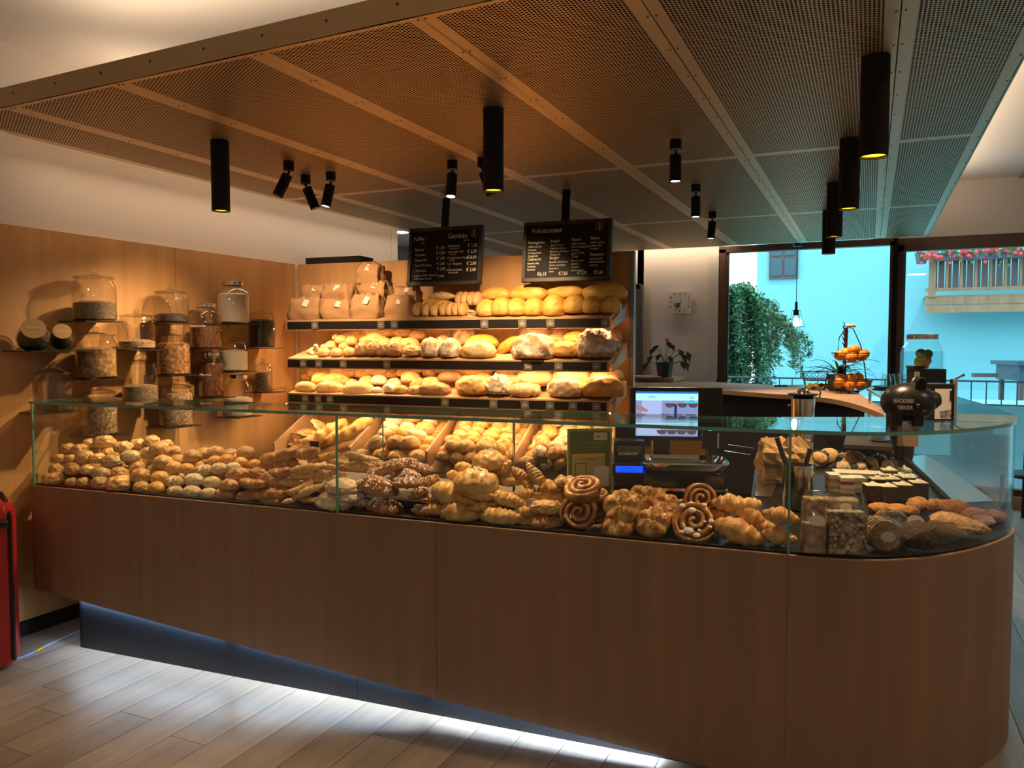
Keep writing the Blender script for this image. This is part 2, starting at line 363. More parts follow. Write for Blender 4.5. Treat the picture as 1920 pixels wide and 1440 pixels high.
# left wall: veneer sheets below, white above
wl = struct(B().box((-4.26, 1.785, 1.6), (.1, 9.57, 3.2)).build('wall_left', 'white_paint'))
ys = [1.6, 2.62, 3.86, 5.06]
for a, b in zip(ys, ys[1:]):
    B().box((0, 0, 0), (.02, b-a-.004, 2.15)).build('panel', 'veneer_wall', wl, loc=(-4.205, (a+b)/2, .085+2.15/2))
struct(B().box((-4.20, 3.3, .04), (.03, 3.5, .08)).build('baseboard_left', 'black_matt'))
# white wall above: a second leaf ends where the kitchen opens
wf = struct(B().box((.9, 9.07, 1.35), (.2, .1, 2.7)).build('wall_far', 'white_paint'))
bpy.data.objects.remove(wf)
b = B()
b.box((-4.8, 9.05, 1.6), (4.8, .15, 3.2)); b.box((-2.0, 9.05, 1.35), (.95, .15, 2.7)); b.box((-1.55, 9.0, .6), (.02, .1, 1.2)); 
wf = struct(b.build('wall_far', 'white_paint'))
struct(B().box((-1.6, 9.1, 1.3), (.12, .3, 2.6)).build('trim_1', 'cloth_white'))
struct(B().box((4.2, 3, 1.6), (.1, 13, 3.2)).build('wall_right', 'white_paint'))
struct(B().box((0, -2.9, 1.6), (9, .1, 3.2)).build('wall_back', 'white_paint'))
ce = struct(B().box((-1.3, 3.1, 3.25), (12, 12.1, .1)).build('ceiling', 'ceiling_paint'))
struct(B().box((2.6, 9.02, 2.93), (5.2, .12, .6)).build('wall_front', 'white_paint'))
pa = AZ(1825, 390, 3.19); pb = AZ(1920, 270, 3.19)
struct(B().box((2.55, 7.6, 3.19), (2.6, 4.2, .02)).build('trim_2', 'acoustic_panel'))
# windows to the street
GY = 8.95
def window(n, x0, x1, z0, z1, fw=.075, fh=.07):
    w = struct(B().box(((x0+x1)/2, GY+.05, z0-.01), (x1-x0, .1, .02)).build('window_%d' % n, 'window_wood'))
    for a, c, d in ((x0, 'v', 0), (x1, 'v', 0), (0, 'h', z0), (0, 'h', z1)):
        if c == 'v': B().box((a, GY+.05, (z0+z1)/2), (fw, .1, z1-z0)).build('frame', 'window_wood', w)
        else: B().box(((x0+x1)/2, GY+.05, d), (x1-x0+fw, .1, fh)).build('frame', 'window_wood', w)
    B().box(((x0+x1)/2, GY+.06, (z0+z1)/2), (x1-x0, .012, z1-z0)).build('pane', 'window_glass', w)
    B().box((x0+.055, GY+.04, (z0+z1)/2), (.03, .03, z1-z0-.06)).build('bead', 'frame_grey', w)
window(1, -1.51, .20, .0, 2.64); window(2, .24, 3.0, .12, 2.60, .09, .13)
struct(B().box((1.7, GY+.02, .06), (3.2, .14, .12)).build('trim_3', 'bar_wood'))
struct(B().box((.22, GY-.02, 1.35), (.03, .06, 2.6)).build('trim_4', 'black_matt'))
# doorway in the clock wall, seen edge on behind the bread wall
d = struct(B().box((-2.92, 8.95, 1.12), (.90, .05, 2.22)).build('door_1', 'pale_door'))
B().box((-2.43, 8.94, 1.14), (.06, .1, 2.28)).build('frame', 'grey_trim', d); B().box((-2.9, 8.94, 2.26), (.95, .1, .06)).build('frame', 'grey_trim', d)
B().box((-2.60, 8.91, 1.1), (.28, .02, 2.18)).build('panel', 'veneer_shelf', d)
# ------------------------------------------------------------ canopy of perforated sheet
can = thing('ceiling_canopy', 'large perforated bronze metal ceiling canopy hanging over the whole bread counter', 'canopy', (0, 0, CZ))
XS = [-3.94, -3.506, -2.79, -2.046, -1.345, -.66, .066, .49]
def fy(x): return 2.31+(x+3.55)*(2.228-2.31)/(3.55-1.369)
YS = [None, 4.62, 6.8, 8.72]
def sheet(x0, x1, y0a, y0b, y1, chamfer=0):
    cx, cy = (x0+x1)/2, (y0a+y1)/2; g = .002
    me = bpy.data.meshes.new('panel')
    # border strips get small distances in uv, the middle large ones
    e = .0451; h = .0301
    X = [x0+g, x0+g+e, x1-g-e, x1-g]; Y = [0, h, 1, 0]
    vs = []; uv = []
    for j in range(4):
        for i in range(4):
            ya = (y0a if i < 2 else y0b)+g; yy = [ya, ya+h, y1-g-h, y1-g][j]
            if chamfer and i == 0 and j < 2: yy += chamfer
            vs.append((X[i]-cx, yy-cy, 0)); uv.append((0 if i in (0, 3) else 1, 0 if j in (0, 3) else 1))
    fs = [(j*4+i, (j+1)*4+i, (j+1)*4+i+1, j*4+i+1) for j in range(3) for i in range(3)]
    top = [(v[0], v[1], .003) for v in vs]
    me.from_pydata(vs+top, [], fs+[tuple(reversed([k+16 for k in f])) for f in fs])
    u = me.uv_layers.new(name='UVMap')
    for p in me.polygons:
        q = p.index % 9; i, j = q % 3, q//3
        for li in p.loop_indices: u.data[li].uv = (1 if i == 1 else 0, 1 if j == 1 else 0)
    me.materials.append(MATS['perforated_sheet'])
    return mk('panel', me, can, (cx, cy, 0))
rv = B()
for i in range(7):
    for j in range(3):
        x0, x1 = XS[i], XS[i+1]; y1 = YS[j+1]
        if j == 0: sheet(x0, x1, fy(x0), fy(x1), y1, .30 if i == 0 else 0)
        else: sheet(x0, x1, YS[j], YS[j], y1)
for i in range(1, 8):
    y = fy(XS[i])+.03
    while y < 8.9:
        for dx in ((-.014, .014) if i < 7 else (-.014,)): rv.lathe([(.004, 0), (.003, -.003)], 6, c=(XS[i]+dx, y, 0))
        y += .31
for yy in (4.62, 6.8):
    xx = XS[0]+.1
    while xx < .45: rv.lathe([(.004, 0), (.003, -.003)], 6, c=(xx, yy, 0)); xx += .34
stuff(rv.build('rivet', 'rivet_metal', can))
fz = .085
B().add([(-3.64, fy(-3.64)+.0, 0), (.49, fy(.49), 0), (.49, fy(.49), fz), (-3.64, fy(-3.64), fz), (-3.64, fy(-3.64)+.01, 0), (.49, fy(.49)+.01, 0), (.49, fy(.49)+.01, fz), (-3.64, fy(-3.64)+.01, fz)],
        [(0, 1, 2, 3), (5, 4, 7, 6), (3, 2, 6, 7), (1, 0, 4, 5)]).build('fascia', 'canopy_metal', can)
B().box((-3.94, 5.75, .04), (.01, 6.3, .08)).build('fascia', 'canopy_metal', can); B().box((.49, 5.5, .04), (.01, 6.7, .08)).build('fascia', 'canopy_metal', can)
bx = B(); bx.prism([(-3.93, 2.62), (-3.63, 2.33), (.48, 2.17), (.48, 8.7), (-3.93, 8.7)], .02, .09); bx.build('backing', 'black_matt', can)
rv = B(); xx = -3.45
while xx < .4: rv.lathe([(.005, 0), (.004, -.004)], 6, M4=Matrix.Translation((xx, fy(xx), .05)) @ Matrix.Rotation(-pi/2, 4, 'X')); xx += .29
stuff(rv.build('screw', 'rivet_metal', can))
# ------------------------------------------------------------ pendant cylinders and spots
cyl = [((412, 264), 396, 'long black tube lamp nearest the jar wall'), ((925, 204), 358, 'long black tube lamp hanging before the menu boards'),
       ((1642, 106), 294, 'longest looking black tube lamp, nearest in the row by the window'), ((1594, 260), 392, 'black tube lamp, second in the row running to the window'),
       ((1566, 343), 444, 'black tube lamp, third in the row running to the window'), ((1555, 395), 476, 'black tube lamp, last in the row beside the window')]
for (u, v), vb, lab in cyl:
    p = AZ(u, v, CZ); zb = (CZ-AP(u, vb, p, Vector((-sin(YAW), cos(YAW), 0))).z); r = .046 if p.x < -.5 else .05
    t = thing('tube_lamp', lab, 'lamp', (p.x, p.y, CZ-.001), group='black tube lamps under the canopy')
    B().lathe([(r, 0), (r, -zb), (r-.004, -zb), (r-.004, -zb+.012)], 32, cap=False).build('body', 'black_matt', t, True)
    B().lathe([(r-.004, -zb+.010), (r-.004, -zb+.012)], 32).build('reflector', 'lamp_gold', t)
    light('SPOT', 'tube_lamp_light', (p.x, p.y, CZ-zb-.01), (0, 0, 0), 90 if p.x < -1 else 75, WARM, .04, spot=R(80), blend=.8)
spots = [((541, 303), (-2.6, 1.2), 0), ((573, 329), (-2.4, 4.0), 0), ((620, 323), (-3.9, 3.2), 1), ((848, 301), (-2.45, 3.3), 1), ((905, 296), (-1.8, 4.8), 0), ((1267, 262), (-.93, 3.6), 1), ((1305, 346), (-1.07, 5.25), 1), ((1336, 397), (-1.2, 6.3), 1)]
sl = ['black spotlight nearest the jar wall, swivelled back', 'black spotlight swivelled towards the bread shelves, middle of three', 'lit black spotlight, third of the three by the jar wall', 'lit black spotlight above the left menu board', 'black spotlight half hidden behind the long tube lamp', 'lit black spotlight hanging straight, nearest of three towards the window', 'lit black spotlight hanging straight, middle of three towards the window', 'lit black spotlight hanging straight, last of three towards the window']
tg = [(-3.9, 3.6, 1.6), (-3.5, 4.9, 1.85), (-4.0, 3.2, 1.1), (-1.9, 3.1, .9), (-2.3, 5.05, 1.6), (-.7, 3.15, .9), (-1.0, 5.3, 0), (-1.2, 6.4, 0)]
tilt = [(R(-8), R(24)), (R(4), R(-22)), (R(-4), R(12)), (R(-10), R(3)), (R(4), R(-20)), (0, 0), (0, 0), (0, R(4))]
for i, ((u, v), _, lit) in enumerate(spots):
    p = AZ(u, v, CZ); t = thing('spotlight', sl[i], 'lamp', (p.x, p.y, CZ-.001), group='small black swivel spotlights')
    B().lathe([(.03, 0), (.03, -.05)], 20).build('mount', 'black_matt', t, True)
    h = mk('head', None, t, (0, 0, -.07), (tilt[i][0], tilt[i][1], YAW)); bpy.data.objects.remove(h)
    Mx = Matrix.Translation((0, 0, -.062)) @ Euler((tilt[i][0], tilt[i][1], YAW), 'XYZ').to_matrix().to_4x4()
    B().lathe([(.028, -.015), (.030, -.02), (.030, -.15), (.026, -.15), (.022, -.138)], 24, M4=Mx, cap=False).build('head', 'black_matt', t, True)
    B().lathe([(.007, .015), (.007, -.02)], 8, M4=Mx).build('joint', 'black_matt', t)
    B().lathe([(.025, -.140), (.025, -.146)], 20, M4=Mx).build('lens', 'lamp_hot' if lit else 'lamp_dim', t)
    e = (Mx @ Vector((0, 0, -.155)))+p-Vector((0, 0, 0)); d = Vector(tg[i])-e
    light('SPOT', 'spotlight_beam', e, d.to_track_quat('-Z', 'Y').to_euler(), [100, 100, 170, 110, 150, 80, 60, 50][i], WARM, .03, spot=R(70), blend=1.0)
# hanging cage bulb by the window
p = AZ(1497, 459, CZ); Pg = p-Vector((0, .12, 0)); sc_ = mpp(Pg)
t = thing('cage_pendant', 'black wire cage pendant with glowing bulb in front of the window', 'lamp', (Pg.x, Pg.y, CZ-.001))
zb = CZ-AY(1497, 612, Pg.y).z; zt = CZ-AY(1497, 580, Pg.y).z; zs = CZ-AY(1497, 566, Pg.y).z
B().lathe([(.045, 0), (.045, -.03)], 20).build('mount', 'black_metal', t); B().tube([(0, 0, -.03), (0, 0, -zs)], .004, 6).build('cord', 'black_metal', t)
B().lathe([(.014, -zs), (.014, -zt), (.027, -zt-.005), (.027, -zt-.06)], 12).build('socket', 'black_metal', t, True)
cg = B(); c0 = -zt-.01
for k in range(6):
    a = 2*pi*k/6; cg.tube([(.04*cos(a), .04*sin(a), c0), (.05*cos(a), .05*sin(a), c0-.05), (.09*cos(a), .09*sin(a), c0-.17), (.06*cos(a), .06*sin(a), c0-.27), (.02*cos(a), .02*sin(a), c0-.3)], .002, 5)
for r_, z_ in ((.04, 0), (.09, -.17), (.02, -.3)): cg.tube([(r_*cos(2*pi*k/20), r_*sin(2*pi*k/20), c0+z_) for k in range(20)], .002, 5, closed=True)
cg.build('cage', 'black_metal', t); B().ball((0, 0, c0-.12), .028, (1, 1, 1.8)).build('bulb', 'filament', t, True)
# ------------------------------------------------------------ outside
bd = thing('neighbour_building', 'turquoise lit rendered house across the street behind the windows', 'building', (0, 15, 0))
B().box((6.04, .2, 2), (15.9, .4, 9)).build('facade', 'facade_blue', bd)
w0 = AY(1443, 474, 15); w1 = AY(1496, 522, 15)
w = B().box(((w0.x+w1.x)/2, -.02, (w0.z+w1.z)/2+.35), (w1.x-w0.x, .06, w0.z-w1.z+.7)).build('window', 'frame_grey', bd)
for i in (0, 1):
    for j in (0, 1):
        zz = [w1.z+.05, w1.z+.36, w1.z+.41, w1.z+1.0]
        B().box((w0.x+.13+.23*i, -.06, (zz[2*j]+zz[2*j+1])/2), (.19, .02, zz[2*j+1]-zz[2*j])).build('pane', 'window_dark', w)
bal = thing('balcony', 'weathered wooden balcony with plank fascia on the turquoise house', 'balcony', (0, 14.4, 0))
a0 = AY(1735, 560, 14.4); x0 = a0.x
for k, (z0, z1) in enumerate(((2.10, 2.22), (2.23, 2.35))): B().box((x0+1.5, 0, (z0+z1)/2), (3, .05, z1-z0)).build('plank', 'balcony_wood', bal)
B().box((x0+1.5, .3, 2.36), (3, .6, .03)).build('deck', 'balcony_wood', bal)
for k in range(22):
    B().box((x0+.12+.1*k, .02, 2.72), (.085, .015, .52)).build('slat', 'frame_grey', bal)
for k in range(8): B().box((x0+.30+.20*k+(.1 if k > 5 else 0), 0, 2.72), (.035, .04, .52)).build('slat', 'balcony_wood', bal)
for xx in (.09, 1.55, 2.6): B().box((x0+xx, -.01, 2.68), (.10, .07, .66)).build('post', 'balcony_wood', bal)
B().box((x0+1.5, -.01, 2.47), (3, .05, .05)).build('rail', 'balcony_wood', bal); B().box((x0+1.5, -.01, 2.98), (3, .05, .05)).build('rail', 'balcony_wood', bal)
fl = thing('geranium_boxes', 'coral and pink geraniums spilling over the wooden balcony rail', 'flowers', (0, 14.25, 0))
B().box((x0+1.45, -.02, 2.97), (2.7, .16, .12)).build('planter', 'planter', fl); pl = B()
B().lathe([(.07, 0), (.1, .17), (.09, .17)], 16, c=(x0-.08, 0, 2.88)).build('pot', 'planter', fl)
g = B(); gl = B()
for k in range(420):
    xx = x0-.12+random.random()*3; zz = 3.08+random.gauss(0, .075); q = (xx, -.19+random.gauss(0, .04), zz-.04)
    if k % 2: g.ball(q, .022+random.random()*.012, n=6, m=4)
    else:
        a = random.random()*6; gl.add([(q[0], q[1], q[2]), (q[0]+.05*cos(a), q[1]-.01, q[2]+.04*sin(a)), (q[0]+.06*cos(a+.7), q[1]+.01, q[2]+.05*sin(a+.7)), (q[0]+.02*cos(a+1.3), q[1], q[2]+.05*sin(a+1.3))], [(0, 1, 2, 3)])
stuff(g.build('blossom', 'geranium', fl)); stuff(gl.build('foliage', 'geranium_leaf', fl))
gd = struct(B().box((2, 14, -.55), (24, 9.6, .5)).build('ground', 'outside_ground'))
pw = struct(B().box((1.5, 10.9, .42), (9, .9, .98)).build('trim_5', 'parapet_blue'))
rl = thing('street_railing', 'thin dark blue metal railing outside the windows', 'railing', (0, 10.3, 0))
zt, zb = 1.18, .915
B().tube([(-2.6, 0, zt), (5, 0, zt)], .012, 6).build('rail', 'rail_blue', rl); B().tube([(-2.6, 0, zb), (5, 0, zb)], .010, 6).build('rail', 'rail_blue', rl)
k = 0; bar = B().tube([(0, 0, zb-.0), (0, 0, zt)], .007, 6)
o0 = bar.build('baluster', 'rail_blue', rl, loc=(-2.5, 0, 0))
for k in range(1, 48): o = o0.copy(); COL.objects.link(o); o.location = (-2.5+.148*k, 0, 0)
tb = AY(1880, 700, 12.5)
ot = thing('garden_table', 'blue grey folding table and bench end outside the right window', 'table', (1.75, 11.9, 0), .3)
B().box((.25, 0, 1.36), (.9, .7, .05)).build('tabletop', 'rail_blue', ot); B().box((.25, 0, 1.24), (.8, .6, .2)).build('apron', 'rail_blue', ot)
for sx in (-.1, .6):
    for sy in (-.25, .25): B().box((sx, sy, .6), (.05, .05, 1.2)).build('leg', 'frame_grey', ot)
B().box((-.42, 0, 1.2), (.3, .06, .05)).build('rail', 'frame_grey', ot)
# weeping birch
tr = thing('weeping_tree', 'weeping green birch with hanging leafy branches outside the window', 'tree', (-1.75, 12, 0))
tk = B().tube([(0, 0, -.3), (.02, 0, 1.2), (-.05, 0, 2.1), (.05, 0, 2.38)], lambda t: .05*(1-.7*t), 8); brs = []
for k in range(100):
    a = random.uniform(0, 2*pi) if k % 3 else random.uniform(2, 4.3); rr = random.uniform(.1, .95); ex = rr*cos(a); ey = rr*sin(a)*.7
    ex = ex if ex < 0 else ex*1.15; zt_ = 2.45-.55*abs(ex)**1.3+random.uniform(-.25, .04); L = random.uniform(.6, 1.5)
    if ex > .45: L = random.uniform(.4, .95)
    pts = [(.02, 0, 2.1), (ex*.5, ey*.5, zt_+.03), (ex*.9, ey*.9, zt_-.05), (ex+.03, ey, zt_-.4*L), (ex+.05, ey, zt_-L)]
    brs.append(pts); tk.tube(pts, .004, 4)
tk.build('trunk', 'bark', tr); lf = B(); lf2 = B()
for k in range(34):
    ex = random.uniform(-.3, .28); ey = random.uniform(-.25, .25); z1 = random.uniform(1.3, 2.35); L = random.uniform(.7, 1.3); brs.append([(.02, 0, 2.0), (ex*.5, ey*.5, z1+.02), (ex, ey, z1), (ex+.02, ey, z1-.4*L), (ex, ey, z1-L)])
for pts in brs:
    for k in range(300):
        s_ = random.random()**.8*3.999+.0; i = int(s_); f = s_-i; i = min(3, i)
        if i == 0: i = 3
        p0, p1 = Vector(pts[i]), Vector(pts[i+1]); q = p0.lerp(p1, f)+Vector((random.gauss(0, .035), random.gauss(0, .04), random.gauss(0, .02)))
        a = random.uniform(0, 6.28); e = random.uniform(.016, .034); ax = Vector((cos(a), sin(a)*.6, random.uniform(-1, .2))).normalized()*e; ay = Vector((-sin(a), cos(a), random.uniform(-.5, .5))).normalized()*e*.6
        (lf if random.random() < .6 else lf2).add([tuple(q-ax), tuple(q-ay), tuple(q+ax), tuple(q+ay)], [(0, 1, 2, 3)])
stuff(lf.build('foliage', 'birch_leaf', tr)); stuff(lf2.build('foliage', 'birch_leaf_light', tr))
light('SUN', 'daylight', (0, 20, 20), (R(25), R(20), 0), 1.0, (1, 1, 1), .5)
# ------------------------------------------------------------ kitchen glimpsed above the bread wall
struct(B().box((-5.7, 6.52, 1.6), (3, .1, 3.2)).build('wall_kitchen', 'white_paint'))
struct(B().box((-7.2, 7.9, 1.6), (.1, 3, 3.2)).build('wall_side', 'white_paint'))
struct(B().box((-5.75, 7.8, 2.80), (3.0, 2.5, .04)).build('trim_5', 'ceiling_paint'))
p = AZ(753, 434, 2.77)
t = thing('round_downlight', 'small round white downlight in the kitchen ceiling beyond the partition', 'lamp', (p.x, p.y, 2.78))
B().lathe([(.09, 0), (.09, -.02), (.07, -.02)], 20).build('ring', 'cloth_white', t); B().lathe([(.07, -.015), (.07, -.021)], 20).build('diffuser', 'lamp_hot', t)
light('AREA', 'kitchen_light', (p.x, p.y, 2.74), (0, 0, 0), 10, (.75, .85, 1), .3)
p = AY(766, 480, 8.2)
t = thing('extractor_hood', 'stainless extractor hood seen past the end of the partition', 'hood', (p.x, 8.3, 2.35))
B().box((-.3, 0, .1), (.9, .6, .06)).build('canopy', 'brushed_steel', t); B().box((-.3, 0, .3), (.35, .3, .35)).build('duct', 'brushed_steel', t); B().box((-.3, 0, -.1), (.9, .5, .34)).build('body', 'brushed_steel', t)
# ------------------------------------------------------------ bread wall
bw = thing('bread_wall', 'tall pale veneered back wall with three tilted bread shelves and bins', 'shelving', tuple(UL), AU)
def loc(s, off, z): return (s, -off, z)
for a, b_ in ((0, 1.35), (1.35, 2.70)): B().box(((a+b_)/2, .02, 1.118), (b_-a-.003, .04, 2.236)).build('panel', 'veneer_wall', bw)
B().box((2.715, .02, 1.118), (.025, .05, 2.236)).build('edge_trim', 'grey_plastic', bw)
TZ = (1.772, 1.493, 1.236); SL = .26       # slope of the shelves
sv0 = .22; sv1 = 2.665
def shz(k, off): return TZ[k]+(.45-off)*SL
tagpx = [[590, 714, 739, 908, 979, 1032, 1135], [568, 597, 643, 725, 990, 1047, 1118], [572, 596, 618, 834, 925, 984, 1031, 1074, 1118]]
for k in range(3):
    T = TZ[k]; sh = mk('shelf', None, bw); bpy.data.objects.remove(sh)
    b = B(); q = [(-.45, T-.02), (-.45, T), (-.01, T+.44*SL), (-.01, T+.44*SL-.02)]
    vs = [(sv0, y, z) for y, z in q]+[(sv1, y, z) for y, z in q]
    b.add(vs, [(0, 1, 2, 3), (7, 6, 5, 4), (0, 4, 5, 1), (1, 5, 6, 2), (2, 6, 7, 3), (3, 7, 4, 0)])
    sh = b.build('shelf', 'veneer_shelf', bw)
    B().box(((sv0+sv1)/2, -.456, T-.036), (sv1-sv0, .012, .074)).build('front_board', 'veneer_shelf', sh)
    B().box(((sv0+sv1)/2, -.464, T-.036), (sv1-sv0-.03, .004, .054)).build('price_strip', 'strip_black', sh)
    b = B(); b.add([(sv1+.005, -.43, T-.07), (sv1+.005, -.43, T-.02), (sv1+.005, -.02, T+.43*SL), (sv1+.005, -.02, T-.04+.2*SL)], [(0, 1, 2, 3)])
    vs = b.v[:]; b.add([(x+.016, y, z) for x, y, z in vs], [(3, 2, 1, 0)]); b.f += [(i, (i+1) % 4, 4+(i+1) % 4, 4+i) for i in range(4)]; b.m += [0]*4
    b.build('bracket', 'veneer_shelf', sh)
    B().box(((sv0+sv1)/2, -.41, T-.032), (sv1-sv0-.05, .02, .008)).build('light_strip', 'led_strip', sh)
    for u in tagpx[k]:
        P = AU_(u, 610+70*k, .47); s = (P-UL).dot(UD)
        tg_ = B().box((0, 0, 0), (.056, .003, .052)).build('price_tag', 'tag_grey', bw, loc=(s, -.468, T-.038), rot=(0, random.uniform(-.09, .09), 0))
        b = B(); b.box((0, -.003, .014), (.006, .001, .008))
        for zz, w_ in ((.002, .036), (-.008, .028)): b.box((0, -.003, zz), (w_, .001, .0035))
        b.build('print', 'white_print', tg_)
# bins
sb = [.20, .84, 1.44, 2.065, 2.69]
for s in sb:
    b = B(); q = [(-.60, .74), (-.60, .875), (-.05, 1.13), (-.05, .74)]
    vs = [(s-.008, y, z) for y, z in q]+[(s+.008, y, z) for y, z in q]
    b.add(vs, [(0, 1, 2, 3), (7, 6, 5, 4), (0, 4, 5, 1), (1, 5, 6, 2), (2, 6, 7, 3), (3, 7, 4, 0)]); b.build('divider', 'veneer_shelf', bw)
b = B(); q = [(-.60, .70), (-.60, .74), (-.05, .98), (-.05, .94)]
vs = [(.2, y, z) for y, z in q]+[(2.69, y, z) for y, z in q]
b.add(vs, [(0, 1, 2, 3), (7, 6, 5, 4), (0, 4, 5, 1), (1, 5, 6, 2), (2, 6, 7, 3), (3, 7, 4, 0)]); b.build('bin_floor', 'veneer_shelf', bw)
B().box((1.445, -.30, .36), (2.5, .56, .70)).build('base_cabinet', 'dark_back', bw)
for a, b_ in ((1.45, 2.06), (2.07, 2.68)): B().box(((a+b_)/2, -.604, .80), (b_-a, .004, .13)).build('bin_front', 'film', bw)
for s, z in ((.56, .885), (2.27, .86), (2.47, .86)):
    tg_ = B().box((s, -.615, z), (.075, .004, .045)).build('price_tag', 'tag_grey' if s > 1 else 'strip_black', bw)
# dark box lying on top of the wood wall, behind its edge
o = B().box((0, 0, 0), (.5, .2, .05)).build('black_tray', 'black_matt', loc=unit(.32, -.11, 2.262), rot=(0, 0, AU)); tag(o, 'flat black tray lying along the top edge of the veneer wall', 'tray')
struct(B().box((-3.9, 5.25, 1.12), (.9, .2, 2.23)).build('trim_6', 'veneer_wall', loc=(0, .1, 0)))
# ------------------------------------------------------------ menu boards
def board(px, pxw, lab, items, orange_pos):
    off = .24; P = AU_(px[0], px[1], off); m = mpp(P); w, h = pxw[0]*m*1.05, pxw[1]*m
    t = thing('menu_board', lab, 'menu board', tuple(P), 0, None, (R(-8), 0, AU))
    B().box((w/2, .012, -h/2), (w, .02, h)).build('panel', 'chalkboard', t)
    b = B()
    for c, d in (((w/2, .005, -.012), (w, .04, .024)), ((w/2, .005, -h+.012), (w, .04, .024)), ((.012, .005, -h/2), (.024, .04, h)), ((w-.012, .005, -h/2), (.024, .04, h))): b.box(c, d)
    b.build('frame', 'slate_frame', t)
    text('lettering', [(s, x*w, -y*h, z*h, .78) for s, x, y, z in items], 'chalk', t, loc=(0, -.002, 0))
    b = B(); cx, cz, r = orange_pos[0]*w, -orange_pos[1]*h, .026
    b.tube([(cx+r*cos(a*pi/12), -.003, cz+r*sin(a*pi/12)) for a in range(24)], .0011, 4, closed=True)
    b.tube([(cx, -.003, cz-r), (cx, -.003, cz+r*1.3)], .0014, 4)
    for sx in (-1, 1):
        for zz in (-.014, -.002, .010): b.tube([(cx, -.003, cz+zz-.004), (cx+sx*.009, -.003, cz+zz+.001), (cx+sx*.013, -.003, cz+zz+.008), (cx+sx*.004, -.003, cz+zz+.006), (cx, -.003, cz+zz-.004)], .0009, 4)
    b.build('emblem', 'chalk_orange', t)
    q = t.matrix_basis @ Vector((w/2-.02, 0, 0)); b = B(); b.box((w*.46, .02, (CZ-P.z-.0)/2+.0), (.055, .008, CZ-P.z+.0)); b.build('dark_strip', 'black_matt', t)  # thin dark strip rising from the board to the canopy
    return t
it1 = [('Kaffee', .06, .21, .10), ('Caffè', .17, .265, .035), ('Getränke', .53, .20, .12), ('Bevande', .75, .25, .035)]
for i, (a, p_) in enumerate((('Espresso', '€ 1,50'), ('Macchiato', '€ 1,50'), ('Cappuccino', '€ 2,30'), ('Latte Macchiato', '€ 2,60'), ('Americano', '€ 2,20'))):
    it1 += [(a, .08+.006*i, .39+.092*i, .062), (p_, .375+.006*i, .375+.092*i, .075)]
it1 += [('Lupinen Kaffee "Altreier"', .09, .84, .055), ('Caffè di lupini "Altreier"', .09, .895, .045), ('€ 1,80', .42, .86, .055)]
for i, (a, c, p_) in enumerate((('Mineralwasser', 'acqua minerale', '€ 1,20'), ('Verschiedene Säfte', 'succhi vari', '€ 2,50'), ('Frischgepresster Orangensaft', 'spremuta', '€ 3,40'), ('Tee v. Pflegerhof', 'tè', '€ 2,00'), ('Heiße Schokolade', 'cioccolata calda', '€ 2,60'))):
    it1 += [(a, .535, .345+.104*i, .050), (c, .56, .385+.104*i, .036), (p_, .80, .36+.104*i, .085)]
board((770, 430), (141, 108), 'black chalk drinks menu board tilted under the canopy above the paper bags', it1, (.88, .13))
it2 = [('Frühstückszeit', .09, .18, .115)]
def colm(x, y, head, lines, price=None, dx=0):
    r = [(head, x, y, .072)]+[(l, x, y+.062+.052*i, .046) for i, l in enumerate(lines)]
    if price: r.append((price, x+.10+dx, .90, .085))
    return r
it2 += colm(.055, .36, 'Rosengarten', ['Heißes Getränk,', 'Croissant,', 'Frischgepresster', 'Orangensaft'])+colm(.055, .64, 'Catinaccio', ['Bevanda calda,', 'Croissant,', 'Spremuta'], '€6,10', .02)
it2 += colm(.31, .35, 'Bergler', ['Heißes Getränk,', '2 Brötchen, Butter,', 'Marmelade, Frischgepr.', 'Orangensaft'])+colm(.31, .63, 'Bergler', ['Bevanda calda, Burro,', '2 pane, marmellata,', 'spremuta o', 'succo'], '€7,80', .01)
it2 += colm(.55, .34, 'Tierser', ['Heißes Getränk,', 'frischer Orangensaft,', 'Croissant,', 'Joghurt + Müsli'])+colm(.56, .62, 'Tires', ['Bevanda calda,', 'spremuta,', 'croissant,', 'yogurt, muesli'], '€7,00', -.03)
it2 += colm(.765, .33, 'Bäcker', ['Heißes Getränk,', 'belegtes Brot,', 'Croissant'])+colm(.765, .60, 'Panettiere', ['Bevanda calda,', 'panino imbottito,', 'croissant'], '€5,60', -.05)
board((984, 419), (160, 112), 'black chalk breakfast menu board hanging over the long yellow loaves', it2, (.86, .12))
